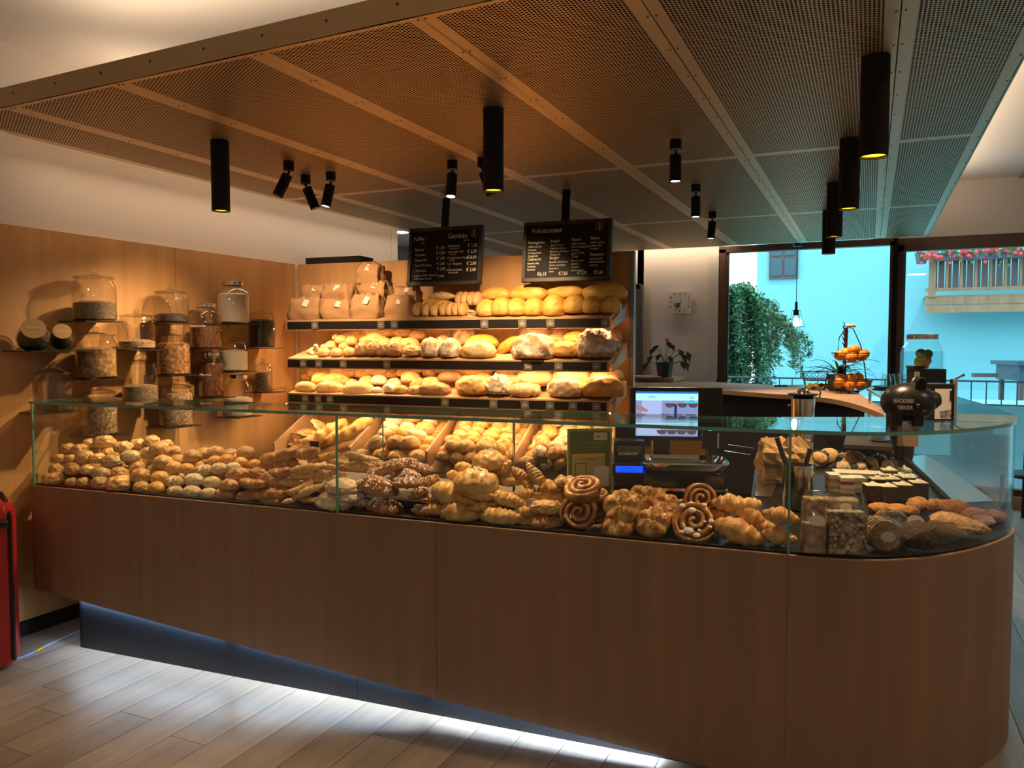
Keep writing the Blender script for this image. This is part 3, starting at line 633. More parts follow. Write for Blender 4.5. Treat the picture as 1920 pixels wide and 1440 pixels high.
# ------------------------------------------------------------ counter
OUT = [CL+CD*0, CL+CD*1.45, CL+CD*2.55, CL+CD*3.80]
CUR = [Vector(p).to_3d() for p in ((-.02, 2.968), (.12, 3.04), (.24, 3.145), (.345, 3.275), (.44, 3.43), (.51, 3.58), (.548, 3.72))]
BK = [Vector(p).to_3d() for p in ((.565, 3.95), (.55, 4.42), (.46, 5.24), (.36, 5.95))]
def zb(s): return max(.0, .292-.0835*s)
ct = thing('bakery_counter', 'long walnut veneered bakery counter with rounded end and floating sloped front', 'counter', (0, 0, 0))
def strip(name, mat, pts, z0s, z1, thick, parent, smooth=False):
    """vertical skin along a plan polyline, thickness to the inside"""
    pts = [Vector((p[0], p[1], 0)) for p in pts]; b = B(); n = len(pts); ns = []
    for i in range(n):
        d = (pts[min(n-1, i+1)]-pts[max(0, i-1)]).normalized(); ns.append(Vector((-d.y, d.x, 0)))
    vs = [(p.x, p.y, z) for p, z in zip(pts, z0s)]+[(p.x, p.y, z1) for p in pts]
    inn = [p+m*thick for p, m in zip(pts, ns)]
    vs += [(p.x, p.y, z) for p, z in zip(inn, z0s)]+[(p.x, p.y, z1) for p in inn]; fs = []
    for i in range(n-1):
        fs += [(i, i+1, n+i+1, n+i), (2*n+i+1, 2*n+i, 3*n+i, 3*n+i+1), (n+i, n+i+1, 3*n+i+1, 3*n+i), (i+1, i, 2*n+i, 2*n+i+1)]
    fs += [(0, n, 3*n, 2*n), (n-1, 3*n-1, 4*n-1, 2*n-1)]
    b.add(vs, fs); return b.build(name, mat, parent, smooth)
segs = [(0, 1.45), (1.45, 2.40), (2.40, 3.80)]
for a, b_ in segs: strip('panel', 'veneer_front', [CL+CD*(a+.001), CL+CD*(b_-.001)], [zb(a), zb(b_)], .846, .012, ct)
def smoothpts(ps, n=4):
    out = []
    for i in range(len(ps)-1):
        p0, p1, p2, p3 = ps[max(0, i-1)], ps[i], ps[i+1], ps[min(len(ps)-1, i+2)]
        for k in range(n):
            t = k/n; out.append(.5*((2*p1)+(p2-p0)*t+(2*p0-5*p1+4*p2-p3)*t*t+(3*p1-p0-3*p2+p3)*t**3))
    return out+[ps[-1]]
CV = smoothpts([CL+CD*3.62, CL+CD*3.80]+CUR+BK[:1], 4)[4:]
strip('panel', 'veneer_front', CV, [0]*len(CV), .846, .02, ct, True)
strip('panel', 'veneer_front', BK, [0]*len(BK), .846, .012, ct, True)
b = B(); b.box((.10, .25, .565), (.012, .5, .55)); b.build('end_panel', 'veneer_front', ct, loc=CL-CD*.095, rot=(0, 0, AC))
EDGE = OUT[:1]+[CL+CD*3.80]+CV[1:]+BK[1:]
INN = [Vector((-.73, 5.95, 0)), Vector((-.508, 3.90, 0)), ctr(3.3, .95, 0), ctr(0.02, .95, 0)]
def off_in(ps, d):
    n = len(ps); r = []
    for i in range(n):
        t_ = (ps[min(n-1, i+1)]-ps[max(0, i-1)]).normalized(); r.append(ps[i]+Vector((-t_.y, t_.x, 0))*d)
    return r
dk = B(); dk.prism([tuple(p) for p in off_in(EDGE, .014)+INN], .80, .858); dk.build('deck', 'deck_black', ct)
b = B(); b.prism([tuple(p) for p in off_in(EDGE[:1]+[CL+CD*3.75], .05)+[ctr(3.75, .9, 0), ctr(.05, .9, 0)]], .31, .80); b.build('carcass', 'dark_back', ct)
b = B(); b.prism([tuple(p) for p in [ctr(3.75, .3, 0), Vector((.40, 3.5, 0)), Vector((.5, 3.9, 0)), Vector((.3, 5.9, 0)), Vector((-.7, 5.9, 0)), Vector((-.45, 3.9, 0))]], .02, .80); b.build('carcass', 'dark_back', ct)
for a, b_ in ((.285, 1.985), (1.987, 3.78)): strip('plinth', 'plinth_black', [ctr(a, .035, 0), ctr(b_, .035, 0)], [0, 0], .30, .015, ct)
strip('plinth', 'plinth_black', [ctr(.285, .85, 0), ctr(.285, .035, 0)], [0, 0], .31, .015, ct)
strip('trim_strip', 'bar_wood', off_in(EDGE, .001), [.846]*len(EDGE), .8495, .013, ct)
# steel work area of the far arm and its black display tray
b = B(); b.prism([(-.70, 5.9), (-.495, 3.95), (-.42, 3.95), (-.50, 5.9)], .858, .864); b.build('worktop', 'brushed_steel', ct)
b = B(); b.prism([(.36, 4.15), (.545, 4.3), (.44, 5.3), (.35, 5.9), (.21, 5.75)], .858, .862); b.build('ledge', 'brushed_steel', ct)
b = B(); b.tube([(.355, 4.1, .872), (.29, 4.85, .872), (.20, 5.8, .872)], .012, 6); b.build('rail', 'black_matt', ct)
b = B(); b.prism([(-.1, 5.85), (.24, 5.85), (.26, 5.65), (-.12, 5.65)], .86, 1.02); b.build('tray_end', 'black_matt', ct)
# ------------------------------------------------------------ glass case
gc = thing('glass_case', 'frameless glass display case with green edges and curved corner on the counter', 'display case', (0, 0, 0))
GZ0, GZ1 = .850, 1.283
def pane(name, pts, z0=GZ0, z1=GZ1, sm=False): return strip(name, 'clear_glass', pts, [z0]*len(pts), z1, .006, gc, sm)
FR = off_in(EDGE, .008)
pane('front_pane', [ctr(.02, .008, 0), ctr(1.905, .008, 0)]); pane('front_pane', [ctr(1.915, .008, 0), ctr(3.80, .008, 0)])
cvp = off_in(CV, .008); pane('curved_pane', cvp[1:], sm=True)
pane('side_pane', [p for p in off_in(BK, .008)], sm=True)
pane('end_pane', [ctr(.014, .40, 0), ctr(.014, .014, 0)]); pane('divider_pane', [ctr(1.91, .40, 0), ctr(1.91, .016, 0)])
for s in (.015, 1.91, 3.80):
    B().box((0, 0, (GZ0+GZ1)/2), (.0085, .008, GZ1-GZ0)).build('edge_strip', 'glass_edge', gc, loc=ctr(s, .006, 0), rot=(0, 0, AC))
B().box((0, 0, (GZ0+GZ1)/2), (.004, .004, GZ1-GZ0)).build('edge_strip', 'glass_edge', gc, loc=ctr(1.91, .40, 0), rot=(0, 0, AC))
ZT_ = 1.297
top_out = [ctr(0, 0, 0), ctr(3.80, 0, 0)]+CV[1:]+BK[1:]
inner = [Vector((-.02, 5.95, 0)), Vector((.07, 4.95, 0)), Vector((.06, 3.62, 0)), Vector((-.465, 3.38, 0)), ctr(1.0, .40, 0), ctr(0, .40, 0)]
b = B(); b.prism([tuple(p) for p in top_out+inner], 1.2835, 1.297, 0, None, 1); b.build('top_pane', ['clear_glass', 'glass_edge'], gc)
for p in (ctr(2.6, .39, 0), Vector((.0, 5.8, 0))): B().lathe([(.006, .858), (.006, 1.285)], 10).build('support_rod', 'steel', gc, loc=tuple(p))
# ------------------------------------------------------------ jars on the veneer wall
def jar(lab, u, vk, vl, vb, w, kind, fillm, ff, txt=None, name='storage_jar', shelf=True, sw=None, su=None):
    P = AX(u, vb, -4.06); r = w*mpp(P)/2; P = AX(u, vb, -4.2+r+.035); m = mpp(P); r = w*m/2; z0 = P.z
    H = (vb-vl)*m; K = (vl-vk)*m
    t = thing(name, lab, 'jar', (P.x, P.y, z0), 0, 'glass jars on the veneer wall')
    nr = r*.84 if kind != 'screw' else r*.62
    hs = H*(.86 if kind != 'screw' else .84)
    B().lathe([(r*.90, .002), (r*.985, .006), (r, .02), (r, hs-.02), (r*.97, hs-.006), (nr, H*.93), (nr*.985, H)], 28, cap=True).build('glass_body', 'jar_glass', t, True)
    if ff > 0:
        hf = hs*ff; b = B(); b.lathe([(r*.88, .006), (r*.955, .012), (r*.955, hf), (r*.6, hf+.012*(1 if ff < .98 else .2)), (.002, hf+.016*(1 if ff < .98 else .2))], 28); b.build('contents', fillm, t, True)
    if kind == 'screw':
        B().lathe([(nr*1.06, H), (nr*1.06, H+max(.018, K)), (nr*.98, H+max(.018, K)+.003)], 28).build('lid', 'steel', t, True)
    else:
        B().lathe([(nr*1.12, H-.004), (nr*1.12, H+.004), (nr*.9, H+.010), (nr*.35, H+K*.42)], 28).build('lid', 'jar_glass', t, True)
        B().ball((0, 0, H+K*.72), .02, (1, 1, .8)).build('knob', 'jar_glass', t, True)
    if txt: text('lettering', [(txt, -len(txt)*.0065, 0, .024)], 'white_print', t, loc=(r*.72*.5+.0, -r*.9, hs*.62), rot=(pi/2, 0, R(22)))
    if shelf:
        q = AX(su or u, vb, -4.08); wd = (sw or w+26)*mpp(q)/cos(YAW)*.72
        s = B().box((0, 0, 0), (.23, wd, .005)).build('wall_shelf', 'black_metal', loc=(-4.195+.115, (P.y+AX(su or u, vb, P.x).y)/2, z0-.0035)); tag(s, None, 'shelf', 'thin black metal shelves for jars'); s['label'] = 'thin black metal wall shelf under the '+lab.replace('glass jar', 'jar')[:70]
        SH.append(s)
    return t, P, r
SH = []
J = [('big clip-top glass jar a third full of grey seeds, topmost at the counter end', 178, 508, 522, 602, 75, 'knob', 'fill_grain', .48, 'O'),
     ('glass jar full of pale dried chips below the big seed jar', 182, 614, 629, 709, 70, 'knob', 'fill_chips', .78, None),
     ('dim glass jar low at the counter end of the jar wall', 101, 677, 700, 771, 67, 'knob', 'fill_dark', .25, None),
     ('glass jar full of mixed grains, seen through the display glass', 189, 720, 736, 815, 60, 'knob', 'fill_mix', 1.0, None),
     ('wide low glass jar with a little oats, second column of jars', 257, 580, 593, 655, 66, 'knob', 'fill_oats', .27, None),
     ('glass jar two thirds full of grey grain, under the wide low jar', 264, 665, 681, 757, 63, 'knob', 'fill_grain', .5, None),
     ('glass jar with shallow dark green tea leaves, top row', 321, 536, 549, 606, 62, 'knob', 'fill_dark', .3, None),
     ('glass jar filled to the neck with brown dried fruit', 326, 618, 632, 703, 60, 'knob', 'fill_nuts', .95, None),
     ('glass jar full of beige grains below the dried fruit jar', 331, 710, 726, 798, 61, 'knob', 'fill_oats', .98, None),
     ('screw-top glass jar of red brown hazelnuts with white lettering', 387, 570, 577, 654, 58, 'screw', 'fill_hazel', .62, 'Haselnüsse'),
     ('slimmer screw-top glass jar full of dark almonds with white lettering', 397, 661, 667, 744, 45, 'screw', 'fill_hazel', .98, 'Mandeln'),
     ('tall screw-top glass jar full of white flour, highest by the corner', 438, 529, 536, 607, 60, 'screw', 'fill_flour', .9, None),
     ('clip-top glass jar of white sugar with faint lettering', 439, 632, 643, 696, 51, 'knob', 'fill_flour', .8, 'Zucker'),
     ('screw-top glass jar half full of white flour, lowest of its column', 449, 703, 709, 780, 50, 'screw', 'fill_flour', .55, None),
     ('glass jar full of dark poppy seeds nearest the bread shelves', 491, 578, 588, 652, 48, 'knob', 'fill_dark', .9, None),
     ('small glass jar of brown powder beside a spoon, nearest the bread shelves', 494, 672, 684, 734, 33, 'knob', 'fill_grain', .75, None)]
for k, j in enumerate(J):
    lab = j[0]; short = lab.split(',')[0]
    t, P, r = jar(*j)
    SH[-1]['label'] = ('black metal shelf under the '+short.replace('glass jar ', 'jar '))
# the two tilted cookie jars
P = AX(90, 657, -4.07); t0 = B().box((0, 0, 0), (.25, .34, .005)).build('wall_shelf', 'black_metal', loc=(-4.08, P.y, P.z-.003)); tag(t0, 'thin black metal shelf under the two tilted storage jars', 'shelf', 'thin black metal shelves for jars')
for (u, v, w, lab, tx) in ((62, 633, 66, 'tilted candy jar with cork lid lettered Kümmel, nearer the counter end', 'Kümmel'), (115, 634, 50, 'smaller tilted candy jar with cork lid, next to the big seed jar', 'Sesam')):
    P = AX(u, v, -4.06); m = mpp(P); r = w*m/2
    t = thing('tilted_jar', lab, 'jar', (P.x, P.y, P.z), 0, None)
    ax = Euler((R(62), 0, R(58))).to_matrix().to_4x4()
    B().ball((0, 0, 0), r, (1, .8, .88), 20, 12).build('glass_body', 'jar_glass', t, True); B().ball((0, 0, -r*.08), r*.93, (1, .78, .8), 20, 12).build('contents', 'fill_dark', t, True)
    B().lathe([(r*.55, r*.72), (r*.58, r*1.02), (r*.62, r*1.03)], 20, M4=ax, cap=False).build('neck', 'jar_glass', t, True)
    B().lathe([(r*.62, r*1.02), (r*.62, r*1.10)], 24, M4=ax).build('lid', 'cork_lid', t)
    text('lettering', [(tx, -.034, -.006, .022)], 'white_print', t, loc=ax @ Vector((0, 0, r*1.11)), rot=Euler((R(62), 0, R(58))))
P = AX(520, 733, -4.10); o = B().tube([(0, -.07, 0), (0, .05, .012), (0, .09, .004)], lambda q: .004 if q < .8 else .012, 8).build('spoon', 'steel', loc=(P.x, P.y, P.z+.01)); tag(o, 'small steel spoon lying beside the small brown jar', 'spoon')
# ------------------------------------------------------------ baked goods
def shape(seed, ay, az, sq=2.0, grooves=(), namp=.03, flat=.55, sub=4, nf=3.0, taper=0, bumps=0):
    bm = bmesh.new(); bmesh.ops.create_icosphere(bm, subdivisions=sub, radius=1)
    off = Vector((seed*7.3, seed*3.1, seed*1.7)); tones = []
    for v in bm.verts:
        p = v.co.normalized(); x, y, z = p
        k = (abs(x)**sq+abs(y)**sq)**(-1/sq)*math.hypot(x, y) if sq != 2 and math.hypot(x, y) > 1e-6 else 1
        x *= k; y *= k; n = noise.noise(p*nf+off); n2 = noise.noise(p*nf*2.7+off)
        g = 0
        for (x0, y0, x1, y1, w_, d_) in grooves:
            if z > -.1:
                a = Vector((x0, y0)); b_ = Vector((x1, y1)); q = Vector((x, y)); ab = b_-a; tt = max(0, min(1, (q-a).dot(ab)/max(1e-9, ab.length_squared)))
                dd = (q-(a+ab*tt)).length; g += d_*math.exp(-(dd/w_)**2)
        r = 1+namp*3*n+namp*1.5*n2-g
        if bumps: r += bumps*abs(sin(x*pi*2.5))*max(0, z+.3)
        zz = z*r
        if zz < -flat: zz = -flat+(zz+flat)*.15
        tp = 1-taper*x*x if taper > 0 else 1+taper*x*.5
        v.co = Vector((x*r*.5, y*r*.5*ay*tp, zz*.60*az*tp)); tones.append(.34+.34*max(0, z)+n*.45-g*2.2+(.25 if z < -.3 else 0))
    me = bpy.data.meshes.new('bread'); bm.to_mesh(me); bm.free()
    at = me.attributes.new('tone', 'FLOAT', 'POINT'); at.data.foreach_set('value', tones)
    me.polygons.foreach_set('use_smooth', [True]*len(me.polygons)); return me
def tubes(paths, n=14):
    """paths: (points, radius fn(t) -> (a, b), tone fn(t, angle))"""
    V = []; F = []; T = []
    for pts, rf, tf in paths:
        N = len(pts); k0 = len(V); pts = [Vector(p) for p in pts]
        for i, p in enumerate(pts):
            t = i/(N-1); d = (pts[min(N-1, i+1)]-pts[max(0, i-1)]).normalized(); x = d.cross(Vector((0, 0, 1)))
            x = x.normalized() if x.length > 1e-4 else Vector((1, 0, 0)); y = x.cross(d); a, b_ = rf(t)
            for k in range(n):
                w = 2*pi*k/n; q = p+x*(cos(w)*a)+y*(sin(w)*b_); q += (q-p)*noise.noise(q*9+p)*.18
                V.append(tuple(q)); T.append(tf(t, w))
        for i in range(N-1):
            for k in range(n): F.append((k0+i*n+k, k0+i*n+(k+1) % n, k0+(i+1)*n+(k+1) % n, k0+(i+1)*n+k))
        F.append(tuple(k0+k for k in reversed(range(n)))); F.append(tuple(k0+(N-1)*n+k for k in range(n)))
    me = bpy.data.meshes.new('pastry'); me.from_pydata(V, [], F)
    bm = bmesh.new(); bm.from_mesh(me); bmesh.ops.recalc_face_normals(bm, faces=bm.faces); bm.to_mesh(me); bm.free()
    at = me.attributes.new('tone', 'FLOAT', 'POINT'); at.data.foreach_set('value', T)
    me.polygons.foreach_set('use_smooth', [True]*len(me.polygons)); return me
def seq(n): return [i/(n-1) for i in range(n)]
def croissant(seed, bend=.9, R0=.17, segn=7, fat=1.0, amp=.16):
    A = bend; pts = []
    for t in seq(57):
        a = (t-.5)*2*A; pts.append((.5*sin(a)/sin(A) if A > .05 else t-.5, -.5*(cos(a)-cos(A))/sin(A)*.8 if A > .05 else 0, .02*sin(pi*t)))
    def rf(t):
        s = abs(t-.5)*2*segn/2; saw = (s % 1); e = max(.12, (sin(pi*min(1, max(0, t*.96+.02))))**.7); r = R0*e*(1+amp*(1-saw)-amp*.5)
        return r*fat, r*.9
    def tf(t, w):
        s = abs(t-.5)*2*segn/2; saw = s % 1; return .22+.55*(1-saw)**.6*(max(0, sin(w))*.8+.2)+.1*noise.noise(Vector((t*9, w, seed)))
    return tubes([(pts, rf, tf)], 18)
def braid(seed, w=.13, r=.115, turns=1.5):
    P = []
    for k in range(3):
        ph = 2*pi*k/3; pts = [((t-.5)*(1-2*r), w*(1-.55*abs(2*t-1)**2.5)*sin(2*pi*turns*t+ph), .06*(1-.5*abs(2*t-1)**3)*cos(4*pi*turns*t+2*ph)) for t in seq(49)]
        P.append((pts, lambda t: ((r*(.45+.55*sin(pi*min(1, max(0, .06+.88*t)))**.5)), r*.9*(.45+.55*sin(pi*min(1, max(0, .06+.88*t)))**.5)), lambda t, w_, s=seed: .5+.35*sin(w_)+.15*noise.noise(Vector((t*8, w_, s)))))
    return tubes(P, 14)
def swirl(seed, turns=2.6, h=.115):
    pts = []
    for t in seq(110):
        a = 2*pi*turns*t; r = .035+.385*t**.85; pts.append((r*cos(a+seed), r*sin(a+seed), .05*(1-t)+.008*sin(a*3)))
    return tubes([(pts, lambda t: (.064+.012*t-(.05*max(0, t-.93)/.07), h), lambda t, w: .80-.35*max(0, sin(w))**3+.6*noise.noise(Vector((t*22, w, seed))))], 14)
def pouch(seed, lob=4, dep=.3):
    V = []; T = []; F = []; NR, NA = 14, 56
    for j in range(NR+1):
        q = j/NR
        for i in range(NA):
            a = 2*pi*i/NA; f = abs(sin(a*lob/2+.3*seed)); R_ = .5*(1-.16*(1-f)**2)*(1+.06*noise.noise(Vector((cos(a)*2, sin(a)*2, seed))))
            z = .20*math.sqrt(max(0, 1-q**2.6))*(1+.35*(f-.5))+.10*q*(1-q)*3*f-.10*math.exp(-(q/.16)**2)
            z += .05*noise.noise(Vector((cos(a)*q*6, sin(a)*q*6, seed)))+.035*noise.noise(Vector((cos(a)*q*13, sin(a)*q*13, seed)))-.05*math.exp(-((sin(a*lob/2+.3*seed+q*1.2))/.18)**2)*(q > .15)
            if j == NR: z = 0
            V.append((R_*q*cos(a), R_*q*sin(a), z)); T.append(.35+.5*f*(q > .25)+.4*noise.noise(Vector((cos(a)*q*4, sin(a)*q*4, seed+5)))-.2*(1-f))
    for i in range(NA): a = 2*pi*i/NA; V.append((.42*cos(a), .42*sin(a), -.10)); T.append(.5)
    for j in range(NR+1):
        for i in range(NA): F.append((j*NA+i, j*NA+(i+1) % NA, (j+1)*NA+(i+1) % NA, (j+1)*NA+i))
    F.append(tuple((NR+1)*NA+i for i in range(NA)))
    me = bpy.data.meshes.new('pastry'); me.from_pydata(V, [], F)
    bm = bmesh.new(); bm.from_mesh(me); bmesh.ops.remove_doubles(bm, verts=bm.verts, dist=1e-5); bmesh.ops.recalc_face_normals(bm, faces=bm.faces); bm.to_mesh(me); bm.free()
    at = me.attributes.new('tone', 'FLOAT', 'POINT'); at.data.foreach_set('value', (T*2)[:len(me.vertices)]); me.polygons.foreach_set('use_smooth', [True]*len(me.polygons)); return me
def stick(seed, ay=.26, twist=0):
    pts = [((t-.5)*.94, .03*sin(t*5+seed)+twist*sin(t*12+seed)*.02, .02*sin(t*7+seed)) for t in seq(33)]
    return tubes([(pts, lambda t: (ay/2*(.35+.65*sin(pi*min(1, max(0, .03+.94*t)))**.35)*(1+.10*sin(t*19+seed)), ay/2*.85*(.35+.65*sin(pi*t*.94+.09)**.35)*(1+.12*sin(t*23+seed*2))), lambda t, w: .4+.3*sin(w)+.35*noise.noise(Vector((t*6, w*.6, seed)))-.35*(abs(sin(t*13+w)) < .25))], 16)
def grit(mesh, n, size, mat, zmin=.2, seed=1, box=None):
    rnd = random.Random(seed); b = B(); ps = [p for p in mesh.polygons if p.normal.z > zmin]
    for _ in range(n):
        p = rnd.choice(ps); c = p.center
        if box and not (abs(c.x) < box[0] and abs(c.y) < box[1]): continue
        s = size*rnd.uniform(.6, 1.2); b.box((0, 0, 0), (s, s*.8, s*.7), 0, Matrix.Translation(c+p.normal*s*.2) @ Euler((rnd.random()*3, rnd.random()*3, rnd.random()*3)).to_matrix().to_4x4())
    me = bpy.data.meshes.new('sugar'); me.from_pydata(b.v, [], b.f); me.materials.append(MATS[mat]); return me
X1 = [(-.6, 0, .6, 0, .10, .22)]; XX = [(-.5, -.3, .5, .3, .10, .2), (-.4, .4, .4, -.4, .10, .2)]; SLSH = [(-.7, -.5, -.3, .5, .07, .14), (-.2, -.6, .15, .6, .07, .14), (.35, -.6, .7, .5, .07, .14)]
STAR = [(0, 0, .8*cos(a), .8*sin(a), .08, .13) for a in (0.3, 1.56, 2.8, 4.1, 5.3)]
LONG = [(-.8, .1, .8, -.1, .08, .12)]
def K(mat, meshes, lab, cat='roll', name=None): return dict(mat=mat, meshes=meshes, lab=lab, cat=cat, name=name or lab.split()[-1])
KD = {
 'RS': K('crust_seed', [shape(i, .78, .62, grooves=g) for i, g in ((1, X1), (2, ()), (3, [(-.3, -.5, .3, .5, .12, .15)]))], 'seeded oval roll', 'roll', 'seeded_roll'),
 'RD': K('crust_poppy', [shape(i, .74, .56, grooves=X1) for i in (4, 5)], 'dark poppy-topped roll', 'roll', 'poppy_roll'),
 'RC': K('crust_pale', [shape(i, .72, .58, grooves=[(-.3, -.6, .0, .6, .12, .22), (.4, -.5, .5, .5, .1, .15)], namp=.05) for i in (6, 7, 8)], 'pale rustic roll', 'roll', 'rustic_roll'),
 'RG': K('crust_gold', [shape(i, .68, .60, namp=.02) for i in (9, 10)], 'smooth golden roll', 'roll', 'golden_roll'),
 'RB': K('crust_flour', [shape(i, .72, .58, grooves=g, namp=.02) for i, g in ((11, ()), (12, [(-.4, .1, .5, -.1, .1, .12)]))], 'pale smooth bun', 'bun', 'bun'),
 'RF': K('crust_poppy', [shape(13, .8, .6, grooves=[(-.8, 0, .8, 0, .12, .24), (0, -.8, 0, .8, .12, .24)])], 'pale-crossed poppy bun', 'bun', 'poppy_bun'),
 'KR': K('crust_gold', [shape(i, .92, .66, grooves=STAR, namp=.02) for i in (14, 15)], 'star-cut kaiser roll', 'roll', 'kaiser_roll'),
 'KP': K('crust_pale', [shape(i, .88, .66, grooves=g, namp=.02) for i, g in ((16, X1), (17, ()), (18, [(-.4, 0, .4, .1, .12, .2)]))], 'plain white roll', 'roll', 'white_roll'),
 'BS': K('crust_brown', [stick(i, .36, 1) for i in (1, 2, 3)], 'dark twisted bread stick', 'bread stick', 'twisted_stick'),
 'BR_': K('crust_brown', [shape(i, .55, .48, grooves=SLSH, namp=.05) for i in (19, 20)], 'dark crusty slashed roll', 'roll', 'slashed_roll'),
 'ST': K('crust_croissant', [stick(i, .27) for i in (5, 6)], 'pale soft stick', 'bread stick', 'soft_stick'),
 'HN': K('crust_pale', [croissant(1, .75, .13, 9, amp=.10), croissant(2, .55, .15, 7, amp=.10)], 'curved milk horn', 'horn', 'bread_horn'),
 'HS': K('crust_pale', [croissant(3, .15, .17, 7, amp=.12)], 'straight ribbed horn', 'horn', 'bread_horn'),
 'VH': K('crust_croissant', [croissant(4, 1.15, .14, 3, amp=.04)], 'smooth bent bread horn', 'horn', 'bent_horn'),
 'FL': K('crust_flour', [shape(i, .78, .42, namp=.04, nf=4) for i in (21, 22)], 'floury flat ciabatta', 'bread', 'ciabatta'),
 'BR': K('crust_glazed', [braid(1), braid(2, .12, .12, 1.25)], 'sugared glossy braid', 'sweet braid', 'sugar_braid'),
 'CR': K('crust_croissant', [croissant(5, .55, .25, 6, 1.0, .24), croissant(6, .35, .26, 5, 1.05, .26), croissant(7, .8, .23, 6, 1.0, .24)], 'golden ribbed croissant', 'croissant', 'croissant'),
 'SH': K('crust_croissant', [shape(i, .86, .62, grooves=[(-.15, -.9, -.3, .9, .07, .14), (.25, -.9, .2, .9, .07, .14), (-.6, -.6, -.65, .6, .07, .14), (.62, -.6, .62, .6, .07, .14)], namp=.03) for i in (23, 24)], 'sugared shell pastry', 'pastry', 'shell_pastry'),
 'NU': K('crust_danish', [croissant(8, .7, .2, 11, .95, .22), croissant(9, .4, .22, 9, .9, .22)], 'dark-striped nut pastry', 'pastry', 'nut_pastry'),
 'DA': K('crust_danish', [pouch(3, 3), shape(25, .72, .42, grooves=SLSH, namp=.07, nf=5)], 'flaky fruit danish', 'pastry', 'danish_pastry'),
 'CS': K('crust_glazed', [swirl(0), swirl(2)], 'glazed cinnamon swirl', 'pastry', 'cinnamon_swirl'),
 'PO': K('crust_danish', [pouch(1, 4), pouch(2, 5)], 'folded puff pastry pouch', 'pastry', 'puff_pouch'),
 'LY': K('crust_yellow', [shape(i, .50, .40, 2.3, LONG if i % 2 else (), namp=.02) for i in (30, 31, 32)], 'long yellow loaf', 'loaf', 'white_loaf'),
 'LF': K('crust_yellow', [shape(i, 1.0, .84, 2.3, [(-.6, -.5, .5, .5, .1, .10)], namp=.02, taper=.1) for i in (33, 34)], 'plump yellow loaf', 'loaf', 'white_loaf'),
 'RR': K('crust_rye', [shape(i, .9, .86, grooves=[(-.9, .25, .9, .3, .07, .1), (-.9, -.25, .9, -.2, .07, .1)], namp=.03) for i in (35,)], 'flour-banded rye loaf', 'loaf', 'rye_loaf'),
 'RU': K('crust_rye', [shape(i, .8, .6, grooves=[(-.8, .3, .5, .45, .05, .12), (-.6, -.1, .8, .1, .05, .12), (-.7, -.5, .3, -.4, .05, .12), (0, .5, .2, -.5, .05, .1)], namp=.06, nf=4) for i in (36, 37)], 'cracked floury rye loaf', 'loaf', 'rye_loaf'),
 'RT': K('crust_rye', [shape(38, .95, .78, grooves=[(-.8, .4, .6, .1, .04, .16), (-.5, -.5, .8, -.2, .04, .16), (-.2, .8, .1, -.7, .04, .14), (.4, .7, .6, -.6, .04, .14)], namp=.07, nf=5)], 'curly-cracked rustic loaf', 'loaf', 'rustic_loaf'),
 'LO': K('crust_orange', [shape(i, .62, .52, grooves=LONG, namp=.04) for i in (39, 40)], 'orange-brown oat loaf', 'loaf', 'oat_loaf'),
 'LG': K('crust_oat', [shape(i, .55, .46, namp=.03) for i in (41, 42)], 'seed-dusted oval loaf', 'loaf', 'seeded_loaf'),
 'LB': K('crust_oat', [shape(43, .6, .48, bumps=.16, namp=.05), braid(5, .13, .15, 1.25)], 'seeded braided loaf', 'loaf', 'braided_loaf'),
 'LD': K('crust_grain', [shape(44, .45, .44, 6, namp=.03)], 'dark rectangular loaf', 'loaf', 'grain_loaf'),
 'LS': K('crust_pale', [shape(i, .42, .42, 3.2, namp=.02) for i in (45, 46)], 'square-ended white roll', 'roll', 'long_roll'),
 'DR': K('crust_grain', [shape(i, .9, .95, grooves=X1, namp=.05) for i in (47, 48)], 'dark floury round roll', 'roll', 'dark_roll'),
 'BG': K('crust_gold', [stick(8, .30), stick(9, .28)], 'smooth short baguette', 'baguette', 'baguette'),
 'FB': K('crust_seed', [shape(50, .6, .10, namp=.12, nf=2), stick(12, .08)], 'thin crisp flatbread', 'flatbread', 'flatbread'),
}
SUG = {}
for k, kd in KD.items():
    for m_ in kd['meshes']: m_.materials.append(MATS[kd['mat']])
for k, n_, sz in (('BR', 260, .030), ('SH', 420, .030)):
    SUG[k] = [grit(m_, n_, sz, 'sugar', .35, i, None if k == 'BR' else (.14, .16)) for i, m_ in enumerate(KD[k]['meshes'])]
cnt = {}
disc = B().lathe([(.36, -.09), (.38, .0), (.36, .045), (.1, .06), (.001, .06)], 40); me_ = bpy.data.meshes.new('filling'); me_.from_pydata(disc.v, [], disc.f); me_.materials.append(MATS['filling_dark'])
def put(kind, P, s, rot, label, group=None, var=None, name=None, dimz=1.0):
    kd = KD[kind]; i = cnt.get(kind, 0); cnt[kind] = i+1; i = (i if var is None else var) % len(kd['meshes'])
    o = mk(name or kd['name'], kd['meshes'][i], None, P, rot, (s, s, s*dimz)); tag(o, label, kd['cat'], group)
    if kind == 'CS': mk('filling', me_, o)
    if kind in SUG: stuff(mk('pearl_sugar', SUG[kind][i], o))
    return o
WHERE_N = {}
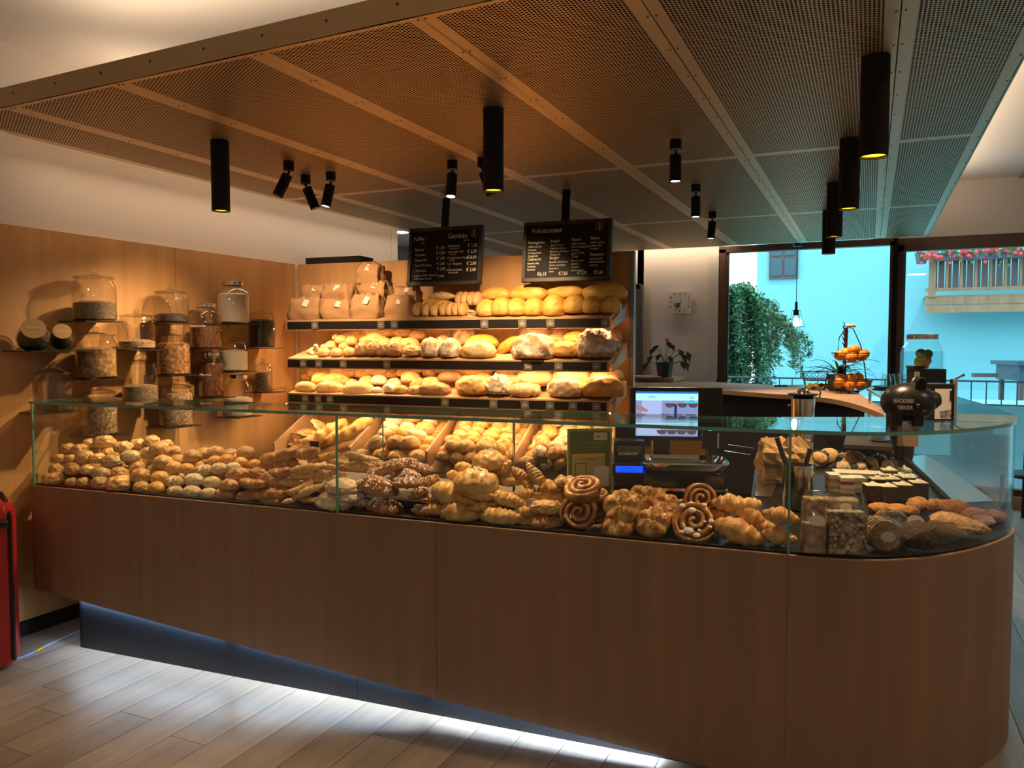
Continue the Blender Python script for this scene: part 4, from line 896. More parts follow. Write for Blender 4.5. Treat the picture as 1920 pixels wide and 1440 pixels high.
def row(where, planefn, t, items, flip=False, group=None, from_='from the jar wall', rzb=AC):
    """items: (kind, u, v, w[, rz deg, ry deg, rx deg, variant]) -- centre, length in the photograph at depth t"""
    items = sorted(items, key=lambda q: q[1]); ks = [q[0] for q in items]; seen = {}
    tot = {}
    for k in ks: tot[KD[k]['lab']] = tot.get(KD[k]['lab'], 0)+1
    for q in items:
        k, u, v, w = q[:4]; rz, ry, rx, var = (list(q[4:])+[0, 0, 0, None][len(q)-4:])[:4]
        P = planefn(u, v, t); s = w*mpp(P)*1.10; lab = KD[k]['lab']; seen[lab] = seen.get(lab, 0)+1
        if rz == 0 and rx == 0: rz = random.uniform(-14, 14)
        if tot[lab] == 1: L = f'only {lab} {where}'
        else: L = f'{ORD[seen[lab]-1]} {lab} {from_}, {where[3:] if where.startswith("in ") else where}'
        o = put(k, P, s, (R(rx+random.uniform(-4, 4)), R(-ry), rzb+R(rz)), L, group or (f'baked goods {where}'), var)
        if k == 'IS': pass
A = AC_; Ub = AU_
# front display, roll pile by the jar wall (bottom row first)
row('in the bottom row of the roll pile', A, .07, [('RC', 102, 901, 42), ('RC', 136, 905, 26), ('RC', 158, 905, 28), ('RD', 188, 907, 38), ('RC', 226, 910, 52), ('RS', 265, 915, 32), ('RG', 294, 917, 37), ('RF', 328, 922, 30), ('RB', 360, 924, 37), ('RB', 392, 927, 34)])
row('in the second row of the roll pile', A, .11, [('RC', 106, 880, 30), ('RS', 138, 880, 35), ('RC', 165, 882, 31), ('RD', 190, 888, 40), ('RC', 226, 888, 37), ('RS', 265, 894, 40), ('RG', 301, 897, 36), ('RF', 328, 904, 34), ('RB', 364, 901, 37), ('RB', 398, 906, 34)])
row('in the third row of the roll pile', A, .16, [('RC', 111, 861, 27), ('RC', 133, 861, 24), ('RS', 159, 859, 38), ('RC', 183, 861, 31), ('RD', 210, 866, 40), ('RD', 245, 857, 36), ('RS', 306, 868, 37), ('RC', 258, 876, 32), ('RS', 290, 882, 30), ('RG', 326, 878, 34), ('RG', 350, 880, 30), ('RF', 382, 883, 34), ('RB', 412, 880, 33), ('RB', 438, 878, 30)])
row('in the upper rows of the roll pile', A, .22, [('RC', 128, 843, 33), ('RC', 150, 845, 34), ('RD', 279, 851, 36), ('RS', 299, 843, 38), ('RS', 334, 864, 29), ('RS', 361, 857, 35), ('RG', 370, 874, 30), ('RC', 232, 840, 36), ('RG', 405, 866, 30), ('RG', 426, 863, 29), ('RG', 452, 868, 28), ('RG', 478, 872, 28)])
row('along the crest of the roll pile', A, .28, [('RC', 168, 835, 34), ('RC', 196, 831, 40), ('RC', 260, 835, 34), ('RC', 285, 828, 33), ('RC', 312, 833, 24), ('RS', 327, 845, 24), ('RS', 384, 852, 32), ('RS', 405, 850, 34), ('RS', 432, 853, 30), ('RS', 461, 850, 34), ('RG', 444, 860, 28)])
row('low behind the roll pile', A, .26, [('RG', 470, 886, 32), ('RG', 492, 885, 30), ('RC', 205, 852, 34), ('RC', 250, 864, 34), ('RG', 330, 893, 32), ('RG', 420, 893, 34)])
# dark sticks
row('in the dark stick stack', A, .08, [('BR_', 421, 929, 46), ('BR_', 462, 933, 38), ('BR_', 430, 911, 42), ('BS', 474, 907, 56), ('BS', 505, 928, 62), ('BS', 503, 941, 56)])
row('higher in the dark stick stack', A, .14, [('BR_', 447, 892, 52, 0, 4), ('BS', 509, 903, 64, 0, 6), ('BS', 527, 886, 56, 0, 8), ('BR_', 484, 889, 40), ('BR_', 500, 897, 44), ('BS', 525, 915, 52, 8), ('BS', 480, 920, 50)])
row('on top of the dark stick stack', A, .20, [('BS', 527, 871, 66, 0, 10), ('BS', 525, 856, 76, 0, 12), ('BS', 575, 850, 62, -10, 10), ('BR_', 490, 874, 36)])
# horns
row('in the milk horn stack', A, .08, [('VH', 560, 908, 56, 60, 20, 30), ('HN', 578, 921, 62, 20, 24), ('HS', 577, 937, 44), ('HS', 545, 940, 36, 70), ('HS', 600, 938, 40, 40)])
row('higher in the milk horn stack', A, .14, [('HN', 574, 880, 64, 0, 12), ('HS', 588, 900, 40), ('HS', 617, 876, 34), ('HS', 618, 897, 28), ('HS', 600, 889, 30), ('HS', 560, 894, 40), ('ST', 634, 888, 36), ('HS', 600, 912, 40), ('HS', 548, 925, 40), ('HN', 545, 905, 50, 10), ('ST', 612, 926, 60), ('HS', 634, 902, 44), ('HN', 568, 892, 52), ('ST', 590, 888, 66)])
row('on top of the milk horn stack', A, .22, [('ST', 606, 858, 60, 0, 18), ('HN', 674, 872, 62, 0, 0, 30), ('HN', 668, 854, 50), ('HN', 690, 860, 44), ('HS', 628, 867, 40)])
row('by the seam of the front glass', A, .08, [('FL', 628, 941, 72), ('FL', 642, 914, 62), ('FL', 655, 932, 50, 40)])
# sweet braids
row('in the bottom row beside the glass seam', A, .09, [('BR', 678, 943, 40), ('BR', 722, 950, 84), ('BR', 797, 956, 56)])
row('in the main row of sugared braids', A, .11, [('BR', 709, 911, 92, -8, -10), ('BR', 764, 905, 60, 20), ('BR', 785, 925, 56, -30, 20), ('BR', 812, 935, 50, 20)])
row('behind the front sugared braids', A, .19, [('BR', 735, 874, 66, 0, 15), ('BR', 760, 890, 70, 0, -8), ('BR', 801, 904, 54, 0, 24), ('BR', 708, 885, 44), ('BR', 740, 905, 56)])
row('topping the sugared braids', A, .26, [('BR', 764, 866, 44), ('BR', 790, 876, 46, 0, -14), ('BR', 700, 868, 40)])
# croissants, shells, nut pastries
row('lying low before the sugared shells', A, .09, [('CR', 862, 962, 84), ('CR', 820, 955, 44), ('NU', 942, 968, 86), ('CR', 900, 950, 44, 60)])
row('in front of the sugared shells', A, .13, [('CR', 848, 926, 80, 0, -12), ('NU', 955, 936, 70, 0, -10), ('SH', 893, 907, 78), ('NU', 925, 945, 40, 50), ('CR', 885, 940, 60)])
row('behind the sugared shells', A, .22, [('SH', 918, 867, 60), ('CR', 872, 877, 40), ('CR', 901, 881, 38), ('NU', 930, 882, 40), ('CR', 951, 879, 34, 0, 60), ('NU', 957, 902, 50), ('NU', 977, 890, 44, 0, -30), ('NU', 992, 912, 42, 0, -50), ('CR', 860, 892, 44), ('NU', 1000, 888, 46, 0, -60)])
row('around the leaning nut pastries', A, .18, [('NU', 1013, 898, 44, 0, -60), ('DA', 1035, 915, 46), ('DA', 1036, 928, 62), ('NU', 985, 925, 46, 30), ('DA', 1060, 905, 40)])
row('in the low danish stack', A, .10, [('NU', 905, 930, 50, 20), ('DA', 1026, 953, 60), ('DA', 1024, 980, 62), ('NU', 985, 960, 46), ('DA', 985, 978, 40)])
def faceon(k, u, v, w, t, lab, tx=62, rz=0, ry=0, var=0):
    P = A(u, v, t); return put(k, P, w*mpp(P)*1.06, (R(tx), R(ry), AC+R(rz)), lab, 'large sweet pastries behind the front glass', var)
faceon('CS', 1118, 958, 62, .17, 'glazed cinnamon swirl half hidden behind the front swirl', 66, 8)
faceon('CS', 1087, 962, 80, .09, 'glazed cinnamon swirl standing face out against the glass', 68, 4, 0, 0)
faceon('CS', 1095, 916, 82, .14, 'glazed cinnamon swirl lying tilted on top of the stack', 24, 0, -6, 1)
faceon('CS', 1110, 930, 70, .17, 'glazed cinnamon swirl under the tilted top one', 10, 0, 4, 0)
faceon('PO', 1160, 985, 66, .09, 'folded puff pastry pouch lowest beside the cinnamon swirls', 30)
faceon('PO', 1167, 952, 72, .12, 'tall folded puff pastry pouch beside the cinnamon swirls', 52, 10, 0, 1)
faceon('PO', 1225, 980, 66, .09, 'folded puff pastry pouch lying alone before the pouch stack', 44, -10, 6, 1)
faceon('PO', 1206, 934, 54, .18, 'folded puff pastry pouch behind the tall pouch', 48, 20)
faceon('PO', 1192, 950, 44, .20, 'folded puff pastry pouch wedged in the middle of the stack', 34)
faceon('PO', 1250, 950, 56, .17, 'folded puff pastry pouch right behind the lone pouch', 40, 30)
faceon('PO', 1233, 934, 50, .24, 'folded puff pastry pouch at the back of the pouch stack', 30, 60)
faceon('PO', 1262, 968, 40, .13, 'small folded puff pastry pouch beside the iced swirl', 34, 60)
faceon('CS', 1314, 936, 66, .18, 'glazed cinnamon swirl standing behind the iced swirl', 66, 14, 0, 0)
faceon('CS', 1286, 958, 56, .20, 'glazed cinnamon swirl leaning beneath the standing one', 50, 30, 0, 1)
o = faceon('CS', 1302, 979, 90, .10, 'big swirl pastry with white icing patches facing out', 60, 6, 0, 1)
ic = B()
for x_, y_, r_ in ((-.24, .28, .055), (-.05, .2, .07), (.18, .32, .05), (-.1, -.22, .09), (.05, -.3, .07), (-.22, -.25, .05), (.32, .0, .05), (.3, -.12, .04), (.2, -.02, .03), (.1, -.2, .035)):
    ic.ball((x_, y_, .12+.03*(1-math.hypot(x_, y_)*2)), r_, (1.15, .8, .35), 10, 6)
ic.build('icing', 'icing', o, True)
row('at the end of the front display', A, .10, [('CR', 1387, 997, 92, -14, -14, 0, 0), ('CR', 1463, 968, 62, 4, -8, 0, 1), ('CR', 1461, 1006, 62, -20, 0, 0, 1)], from_='from the iced swirl')
row('behind the end croissants', A, .19, [('CR', 1368, 944, 64, 0, 0), ('CR', 1402, 962, 66, 0, -24), ('CR', 1400, 945, 50, 30), ('CR', 1345, 965, 44), ('CR', 1430, 985, 44)], from_='from the iced swirl')
# shelves
def U3(w): return lambda u, v, t: AU_(u, v, t)
Sw = dict(rzb=AU)
row('in the front of the top shelf', Ub, .37, [('LF', 913, 581, 37), ('LF', 941, 579, 40), ('LF', 970, 579, 38), ('LF', 1002, 579, 40), ('LF', 1040, 577, 46, 12), ('LF', 1078, 574, 40), ('LF', 1110, 575, 37), ('LF', 1145, 575, 38)], **Sw)
row('at the back of the top shelf', Ub, .18, [('LY', 931, 553, 56), ('LY', 993, 552, 74), ('LY', 1060, 549, 72), ('LY', 1134, 550, 78), ('LY', 884, 562, 50), ('LY', 820, 572, 56)], **Sw)
row('lying on the ribbed loaves of the top shelf', Ub, .20, [('HS', 829, 556, 50)], **Sw)
for i, (u, n_, x0, wd) in enumerate(((801, 3, 778, 46), (852, 4, 827, 48), (878, 4, 856, 46))):
    for k in range(n_):
        uu = x0+8+(wd-14)*k/max(1, n_-1); P = AU_(uu, [583, 582, 563][i], .34-.12*(i == 2)); s = 34*mpp(P)
        put('LS', P, s, (0, 0, AU+R(86)), f'soft milk roll, {ORD[k]} in the joined batch {["beside the paper bags", "before the yellow loaves", "at the back"][i]}', 'soft rolls in joined rows on the top shelf', k % 2, 'milk_roll', 1.9)
for k, (u, v) in enumerate(((882, 584), (880, 594))):
    P = AU_(u, v, .38); put('HS', P, 20*mpp(P), (0, 0, AU), ['tiny milk roll upper of two by the yellow loaves', 'tiny milk roll lower of two by the yellow loaves'][k], None, 0)
row('along the front of the middle shelf', Ub, .39, [('KP', 607, 662, 23), ('KP', 631, 662, 23), ('KP', 655, 661, 24), ('DR', 678, 657, 25), ('DR', 699, 656, 25), ('DR', 719, 656, 27), ('DR', 740, 657, 28), ('RC', 772, 659, 34), ('RR', 807, 655, 40, 90), ('RR', 845, 656, 40, 60), ('LG', 897, 659, 66), ('RU', 1003, 655, 78), ('LO', 1062, 657, 54), ('RT', 1118, 650, 68)], **Sw)
row('in the second row of the middle shelf', Ub, .27, [('KP', 622, 649, 24), ('KP', 648, 650, 25), ('RC', 690, 640, 30), ('KP', 660, 640, 24), ('RC', 722, 644, 30), ('RC', 745, 642, 30), ('RR', 830, 648, 34), ('LY', 903, 644, 66), ('LY', 955, 650, 56, 0, 30), ('RU', 1040, 646, 50), ('LO', 1080, 636, 44), ('RC', 768, 645, 34), ('RC', 705, 636, 36), ('KP', 640, 638, 24), ('RT', 1146, 648, 34)], **Sw)
row('at the back of the middle shelf', Ub, .14, [('KP', 652, 632, 24), ('RC', 672, 630, 34), ('RC', 700, 625, 38), ('RC', 726, 624, 38), ('RC', 754, 625, 34), ('RC', 782, 630, 30), ('RR', 872, 634, 44), ('RU', 1010, 627, 66), ('RU', 1048, 628, 34), ('RR', 1130, 627, 44), ('RR', 1152, 632, 26), ('LY', 1100, 636, 40)], **Sw)
row('along the front of the bottom shelf', Ub, .39, [('LS', 573, 727, 44), ('LS', 619, 728, 50), ('LS', 672, 731, 58), ('RB', 707, 732, 18), ('RB', 732, 729, 30), ('RS', 752, 732, 26), ('RS', 778, 732, 26), ('LD', 816, 731, 54), ('LO', 886, 726, 66), ('RT', 936, 726, 46), ('LB', 985, 731, 66, 0, 0, 0, 1), ('LB', 1061, 731, 66, 0, 0, 0, 0), ('LO', 1130, 729, 76)], **Sw)
row('in the second row of the bottom shelf', Ub, .27, [('LS', 630, 713, 50), ('KR', 602, 712, 34), ('KP', 688, 717, 30), ('RB', 711, 714, 30), ('RB', 740, 719, 28), ('RS', 770, 709, 34), ('RS', 782, 718, 30), ('LG', 810, 718, 40), ('LD', 846, 708, 44), ('LG', 1003, 711, 70), ('LB', 1075, 710, 68, 0, 0, 0, 0), ('LG', 1138, 706, 58), ('KP', 660, 720, 24), ('LG', 905, 712, 40), ('LG', 960, 716, 44)], **Sw)
row('at the back of the bottom shelf', Ub, .14, [('LS', 600, 700, 46), ('LS', 645, 698, 52), ('LS', 706, 697, 48), ('KP', 680, 700, 30), ('KP', 755, 700, 24), ('LS', 745, 690, 20, 90), ('LS', 780, 693, 34), ('RS', 809, 698, 32), ('LD', 838, 695, 46), ('LO', 890, 698, 64), ('LG', 955, 700, 46), ('LG', 1012, 697, 56), ('LG', 1090, 697, 66), ('RS', 734, 702, 26), ('LO', 575, 708, 20)], **Sw)
# bins: rolls heaped on the sloping bin floors
def bin_fill(s0, s1, kinds, sz, lab, where, lift=.0, rows_=7, n=None, seed=1):
    rnd = random.Random(seed); k = 0; cols = max(1, int((s1-s0-.02)/(sz*.86)))
    for layer in (0, 1):
        for r_ in range(rows_-layer):
            off = .54-(r_+layer*.5)*.47/rows_
            for c in range(cols-layer):
                s = s0+.02+sz*.45+(c+layer*.5+rnd.uniform(-.12, .12))*(s1-s0-.04-sz*.9)/max(1, cols-1); z = .76+(.60-off)*.436+sz*.30+layer*sz*.50+rnd.uniform(-.008, .008)+lift
                kd = kinds[rnd.randrange(len(kinds))]; kind_cnt[0] += 1
                o = put(kd, unit(s, off, z), sz*rnd.uniform(.92, 1.08), (rnd.uniform(-.5, .5), rnd.uniform(-.5, .5), rnd.uniform(0, 6.3)), f'{KD[kd]["lab"]}, {where}, {["lower", "top"][layer]} layer, {ORD[min(r_, 6)]} row, {ORD[c]} across', f'rolls heaped in the {where}')
kind_cnt = [0]
bin_fill(1.45, 2.06, ['KP', 'KP', 'KR'], .122, '', 'middle roll bin', seed=2)
bin_fill(2.075, 2.68, ['KR', 'KP', 'RB'], .118, '', 'bin behind the green sign', seed=3)
bin_fill(.85, 1.43, ['KR', 'RB', 'KP'], .148, '', 'second bin', seed=4, rows_=5, lift=-.02)
for i, (u, v, w, rz, ry) in enumerate(((575, 836, 62, 30, 14), (610, 812, 96, 40, 26), (655, 808, 100, 40, 26), (600, 826, 90, 38, 22), (592, 838, 60, 45, 20))):
    P = AU_(u, v, .42-.03*(i in (1, 2))); put('BG', P, w*mpp(P), (0, R(-ry), AU+R(rz)), ['short pale baguette low at the front of the first bin', 'long pale baguette on top in the first bin', 'long pale baguette on top against the first divider', 'pale baguette under the upper ones in the first bin', 'pale baguette half hidden under the others in the first bin'][i], 'baguettes in the first bin', i % 2)
fbl = ['dark folded flatbread at the corner of the first bin', 'flat crisp bread on the first stack in the first bin', 'flat crisp bread fanned above the stack in the first bin', 'flat crisp bread leaning up at the back of the first bin', 'thin crisp bread across the heap in the first bin', 'thin crisp bread at the foot of the heap']
for i, (u, v, w, ry, vv) in enumerate(((532, 838, 44, 8, 0), (560, 816, 50, -10, 1), (580, 812, 56, -6, 0), (600, 800, 40, -40, 0), (585, 820, 60, 4, 1), (545, 828, 40, -20, 0))):
    P = AU_(u, v, .40-.06*(i == 3)); put('FB', P, w*mpp(P), (R(20), R(-ry), AU), fbl[i], 'crisp flatbreads in the first bin', vv)
# paper bags on the top shelf
def bag(lab, P, w, h, rz=0, mat='kraft', seed=0, label=True, d=.55, name='paper_bag', lean=0):
    bm = bmesh.new(); bmesh.ops.create_cube(bm, size=1); bmesh.ops.subdivide_edges(bm, edges=bm.edges, cuts=7, use_grid_fill=True)
    for v in bm.verts:
        x, y, z = v.co; q = z+.5; tp = 1-.12*abs(q-.45)-.25*max(0, q-.75); n = noise.noise(Vector((x*3, y*3, z*3))+Vector((seed*5, 0, 0))); n2 = noise.noise(Vector((x*7, y*7, z*7))+Vector((seed*5, 3, 0)))
        bul = 1+.10*cos(x*pi)*cos(y*pi)
        v.co = Vector((x*w*tp*bul*(1+.16*n)+.10*w*(q-.2)*noise.noise(Vector((seed, q*2, 0))), y*w*d*tp*(1-.75*max(0, q-.6))*(1+.3*n), q*h*(1+.06*n2)+(.05*h*n2 if q > .9 else 0)))
        if q > .9: v.co.z += .16*h*noise.noise(Vector((x*6, y*3, seed)))
        v.co += v.normal*n2*(.05 if label else .10)*h*(q > .02)
    me = bpy.data.meshes.new(name); bm.to_mesh(me); bm.free(); me.materials.append(MATS[mat]); me.polygons.foreach_set('use_smooth', [label]*len(me.polygons)); o = mk(name, me, None, P, (R(lean), 0, AU+R(rz)))
    tag(o, lab, 'paper bag', 'brown paper bags on the top shelf' if label else None)
    if label: B().box((0, 0, 0), (w*.17, .003, h*.34)).build('paper_label', 'paper_label', o, loc=(w*.08, -w*d*.42, h*.80), rot=(R(-28), R(12), 0))
    return o
bags = [((578, 602, 66, 41), .36, 'brown paper bag first in the front row beside the jar wall corner'), ((635, 600, 58, 36), .36, 'low brown paper bag second in the front row'), ((692, 601, 66, 46), .36, 'plump brown paper bag third in the front row'), ((752, 600, 56, 44), .36, 'brown paper bag last in the front row beside the milk rolls'),
        ((592, 566, 48, 30), .22, 'brown paper bag in the back row nearest the jar wall'), ((637, 570, 62, 37), .24, 'labelled brown paper bag in the back row with a folded top'), ((706, 562, 58, 32), .2, 'brown paper bag under the topmost bag'), ((764, 567, 50, 28), .2, 'small brown paper bag at the end of the back row'), ((694, 533, 52, 38), .16, 'crumpled brown paper bag on top of all the others')]
for i, ((u, v, w, h), off, lab) in enumerate(bags):
    P = AU_(u, v, off); m = mpp(P); bag(lab, P, w*m, h*m, random.uniform(-8, 8), 'kraft', i+1)
# plastic bag of small white rolls
P = AU_(590, 667, .36); m = mpp(P); t = thing('bag_of_rolls', 'clear bag stuffed with small white floury rolls at the start of the middle shelf', 'bag', tuple(P), AU)
for i in range(30):
    a = random.random(); r_ = mk('small_roll', KD['RB']['meshes'][i % 2], t, ((-.38+.8*a)*62*m+.01, .16*random.random(), .02+.13*random.random()*a), (random.random(), random.random(), random.random()*6), (.052,)*3)
# ------------------------------------------------------------ till, scale, sign behind the front case
FD = Vector((sin(0), 1, 0))
def facing(lab, name, cat, P, rz, group=None): return thing(name, lab, cat, tuple(P), rz, group)
P = AY(1250, 776, 3.50); m = mpp(P); rz = YAW-R(6)
t = facing('black till monitor turned to the customer showing a baker on its screen', 'till_monitor', 'monitor', P, rz)
w, h = 136*m, 100*m
B().box((0, .02, 0), (w, .04, h)).build('housing', 'black_plastic', t, bevel=.004)
sw, shh = 115*m, 84*m; scr = B().box((-.5*m, -.0015, 0), (sw, .003, shh)).build('screen', 'screen_dark', t)
def q(name, mat, x0, y0, x1, y1, d=.0035): return B().box(((x0+x1)/2*sw-sw/2, -d, shh/2-(y0+y1)/2*shh), ((x1-x0)*sw, .001, (y1-y0)*shh)).build(name, mat, scr)
q('screen_header', 'screen_sky', 0, .03, 1, .20); q('screen_bar', 'screen_bar', 0, 0, 1, .045, .0045); q('screen_footer', 'screen_sky', 0, .62, 1, .72)
q('screen_picture', 'screen_apron', 0, .20, 1, .62); q('screen_picture', 'screen_apron', 0, .72, 1, 1)
q('screen_apron', 'screen_apron_light', .10, .20, .42, .62, .0045); q('screen_apron', 'screen_apron_light', .02, .74, .40, .98, .0045)
b = B(); b.add([(x_*sw-sw/2, -.0055, shh/2-y_*shh) for x_, y_ in ((0, .30), (.09, .32), (.2, .42), (.18, .46), (.04, .42), (0, .40))], [(0, 1, 2, 3, 4, 5)]); b.build('screen_hand', 'screen_skin', scr)
q('screen_cyan', 'screen_cyan', .78, .21, 1, .27, .0045); q('screen_cyan', 'screen_cyan', .80, .53, 1, .61, .0045)
for y_, xs in ((.26, (.55, .75, .92)), (.50, (.48, .68, .88)), (.86, (.42, .58, .74, .90))):
    for x_ in xs:
        b = B(); b.add([(x_*sw-sw/2+a*sw, -.0058, shh/2-(y_+c)*shh) for a, c in ((-.085, 0), (.085, 0), (.06, .075), (.02, .095), (-.03, .095), (-.065, .07))], [(0, 1, 2, 3, 4, 5)]); b.build('screen_tin', 'screen_tin', scr)
q('screen_bar', 'screen_dark', .62, .28, .66, .52, .0052); q('screen_bar', 'screen_dark', .40, .76, 1, .79, .0052)
text('lettering', [('0,000', -.30*sw, .36*shh, .014), ('0,00', .36*sw, .345*shh, .013), ('0,00', .36*sw, .30*shh-.002, .010), ('0,00', .36*sw, -.205*shh, .013)], 'screen_text', scr, loc=(0, -.006, 0))
base = P-Vector((0, 0, 0)); zt = .87-P.z
B().box((-.02, .06, (zt-h/2)/2), (.075, .07, abs(zt+h/2-.01))).build('stand', 'black_plastic', t); B().box((.0, .08, zt+.01), (.25, .16, .02)).build('base', 'black_plastic', t)
P2 = AY(1336, 790, 3.62); m = mpp(P2)
t = facing('black second screen seen from behind beside the till monitor', 'operator_screen', 'monitor', P2, rz)
B().box((0, .02, 10*m), (36*m, .03, 106*m)).build('housing', 'black_plastic', t, bevel=.003); B().box((0, .045, (.87-P2.z)/2), (.05, .04, abs(.87-P2.z))).build('stand', 'black_plastic', t)
P2 = AY(1333, 822, 3.42); m = mpp(P2)
t = facing('small card terminal with a glowing green light', 'card_terminal', 'card reader', P2, rz)
B().box((0, .012, 0), (32*m, .024, 40*m)).build('housing', 'black_gloss', t, bevel=.003); B().box((-1*m, -.002, 17*m), (7*m, .003, 5*m)).build('status_light', 'led_green', t); B().box((13*m, -.002, -4*m), (3*m, .004, 28*m)).build('chrome_edge', 'chrome', t)
B().box((0, .03, (.87-P2.z)/2), (.02, .02, abs(.87-P2.z))).build('stand', 'black_plastic', t)
P2 = AY(1180, 862, 3.36); m = mpp(P2); rp = YAW-R(4)
t = facing('black receipt printer with a blue lit customer display', 'receipt_printer', 'printer', P2, rp)
z0 = .87-P2.z
B().box((0, .06, (z0+36*m)/2), (58*m, .12, abs(36*m-z0))).build('housing', 'black_plastic', t, bevel=.004)
B().box((0, -.006, 20*m), (46*m, .012, 10*m)).build('cover', 'grey_trim', t); lb = B().box((-2*m, -.003, 13*m), (36*m, .004, 7.5*m)).build('label', 'white_print', t)
text('lettering', [('Kasse', -15*m, -2*m, .011), ('real', 3*m, -2*m, .011)], 'black_print', lb, loc=(-2*m, -.006, 13*m))
B().box((-1*m, -.014, -18*m), (62*m, .028, 24*m)).build('display_housing', 'black_plastic', t, bevel=.002); ld = B().box((-1*m, -.029, -16*m), (50*m, .002, 12*m)).build('display', 'lcd_blue', t)
text('lettering', [('Guten Tag und', -14*m, 1*m, .009), ('herzlich willkommen', -21*m, -4.5*m, .009)], 'screen_text', ld, loc=(-1*m, -.0305, -16*m))
b = B(); b.tube([(30*m, -.01, -8*m), (32*m, -.015, -30*m)], .004, 8); b.build('pen', 'steel', t)
t = facing('black box with a curled paper roll behind the receipt printer', 'paper_roll_box', 'box', AY(1183, 822, 3.45), rp); m = mpp(Vector(t.location))
B().box((4*m, .05, 4*m), (66*m, .08, 40*m)).build('housing', 'black_plastic', t); b = B(); b.lathe([(.015, -.07), (.015, .07)], 16, M4=Matrix.Translation((-2*m, 0, -14*m)) @ Euler((0, pi/2+.1, 0)).to_matrix().to_4x4()); b.build('paper_roll', 'grey_plastic', t, True)
B().box((0, .05, (.87-t.location.z-16*m)/2), (.1, .06, abs(.87-t.location.z-16*m))).build('stand', 'black_plastic', t)
# green counter sign; its scan codes are left out
P2 = AY(1106, 866, 3.24); m = mpp(P2)
t = facing('upright green printed sign in a pale acrylic frame behind the pastries', 'counter_sign', 'sign', P2, YAW+R(10))
B().box((0, .006, 0), (86*m, .010, 126*m)).build('frame', 'sign_paper', t); B().box((0, -.001, -2*m), (78*m, .003, 120*m)).build('panel', 'green_sign', t)
B().box((-3*m, -.0035, -14*m), (64*m, .001, 60*m)).build('leaflet', 'sign_paper', t); B().box((20*m, -.0035, 48*m), (26*m, .001, 14*m)).build('leaflet', 'paper_label', t); B().box((22*m, -.0045, -28*m), (30*m, .001, 38*m)).build('leaflet', 'paper_label', t)
B().box((-18*m, -.0045, -20*m), (21*m, .001, 37*m)).build('phone_outline', 'black_print', t); B().box((-18*m, -.005, -20*m), (19*m, .001, 35*m)).build('phone_screen', 'sign_paper', t)
B().box((-3*m, -.0042, 13*m), (62*m, .001, 5*m)).build('banner', 'yellow', t)
text('lettering', [('JETZT SCANNEN', -17*m, 34*m, .014), ('Punkte sammeln und sparen', -24*m, 27*m, .010)], 'sign_paper', t, loc=(0, -.004, 0)); text('lettering', [('APP & PUNKTE', -17*m, 4*m, .010)], 'green_sign', t, loc=(0, -.0055, 0)); text('lettering', [('ab', 12*m, 46*m, .016)], 'black_print', t, loc=(0, -.005, 0))
# scale
P2 = AY(1280, 900, 3.38); m = mpp(P2); t = facing('counter scale with a shiny steel weighing pan', 'counter_scale', 'scale', P2, YAW-R(8))
def rrect(w_, d_, r_, n=6): return [(sx*(w_/2-r_)+r_*cos(a), sy*(d_/2-r_)+r_*sin(a)) for sx, sy, a0 in ((1, 1, 0), (-1, 1, pi/2), (-1, -1, pi), (1, -1, 1.5*pi)) for a in [a0+pi/2*k/n for k in range(n+1)]]
w_, d_ = 160*m, .27; b = B(); rings = [(1, .030), (1, .036), (.97, .036), (.90, .010), (.86, .004), (.0, .004)]
A0 = rrect(w_, d_, .055); n_ = len(A0); vs = []
for s_, z_ in rings: vs += [(x_*s_, y_*s_, z_) for x_, y_ in A0]
b.add(vs, [(j*n_+i, j*n_+(i+1) % n_, (j+1)*n_+(i+1) % n_, (j+1)*n_+i) for j in range(len(rings)-1) for i in range(n_)]); k0 = len(b.v)
b.add([(x_*s_, y_*s_, z_) for s_, z_ in ((1, .030), (.9, .004), (.86, -.002)) for x_, y_ in A0], [(j*n_+i, (j+1)*n_+i, (j+1)*n_+(i+1) % n_, j*n_+(i+1) % n_) for j in range(2) for i in range(n_)]+[tuple(2*n_+i for i in range(n_))])
b.build('weighing_pan', 'chrome', t, True, loc=(0, 0, .055))
B().box((0, 0, .015), (w_*.9, .25, .06)).build('body', 'black_gloss', t, bevel=.006); B().box((0, -.128, -.02), (w_*.94, .006, .012)).build('trim_strip', 'chrome', t); B().box((0, .0, (.86-P2.z-.016)/2-.005), (w_*.85, .22, abs(.86-P2.z-.016))).build('foot', 'black_plastic', t)
# cup of knives, paper bag, juicer
P2 = AZ(1494, 952, .864); m = mpp(P2); t = thing('utensil_cup', 'tall steel cup holding black handled cake servers', 'cup', tuple(P2)); r_ = 27*m; hh = 82*m
B().lathe([(r_*.98, 0), (r_, .004), (r_, hh), (r_*.95, hh), (r_*.95, .01), (.001, .01)], 28, cap=False).build('body', 'steel', t, True)
for (dx, dz, l1, l2, nm, lb) in ((-.095, .11, .25, .15, 'cake_server', 'black handled cake server leaning towards the paper bag'), (.055, .06, .17, .14, 'cake_server', 'black handled cake server leaning away from the paper bag')):
    o = thing(nm, lb, 'knife', tuple(P2+Vector((0, 0, .01)))); d0 = Vector((dx, 0, hh+dz)); rtv = Vector((cos(YAW), sin(YAW), 0)); dv = (rtv*dx+Vector((0, 0, hh+dz))); bz = rtv*(-dx*.15)
    s_ = .62; B().tube([tuple(bz), tuple(bz.lerp(dv, s_))], .004, 6).build('blade', 'steel', o); B().tube([tuple(bz.lerp(dv, s_-.02)), tuple(bz.lerp(dv, .8)), tuple(dv)], .011, 8).build('handle', 'black_plastic', o, True)
P2 = AZ(1468, 905, .866); m = mpp(P2)
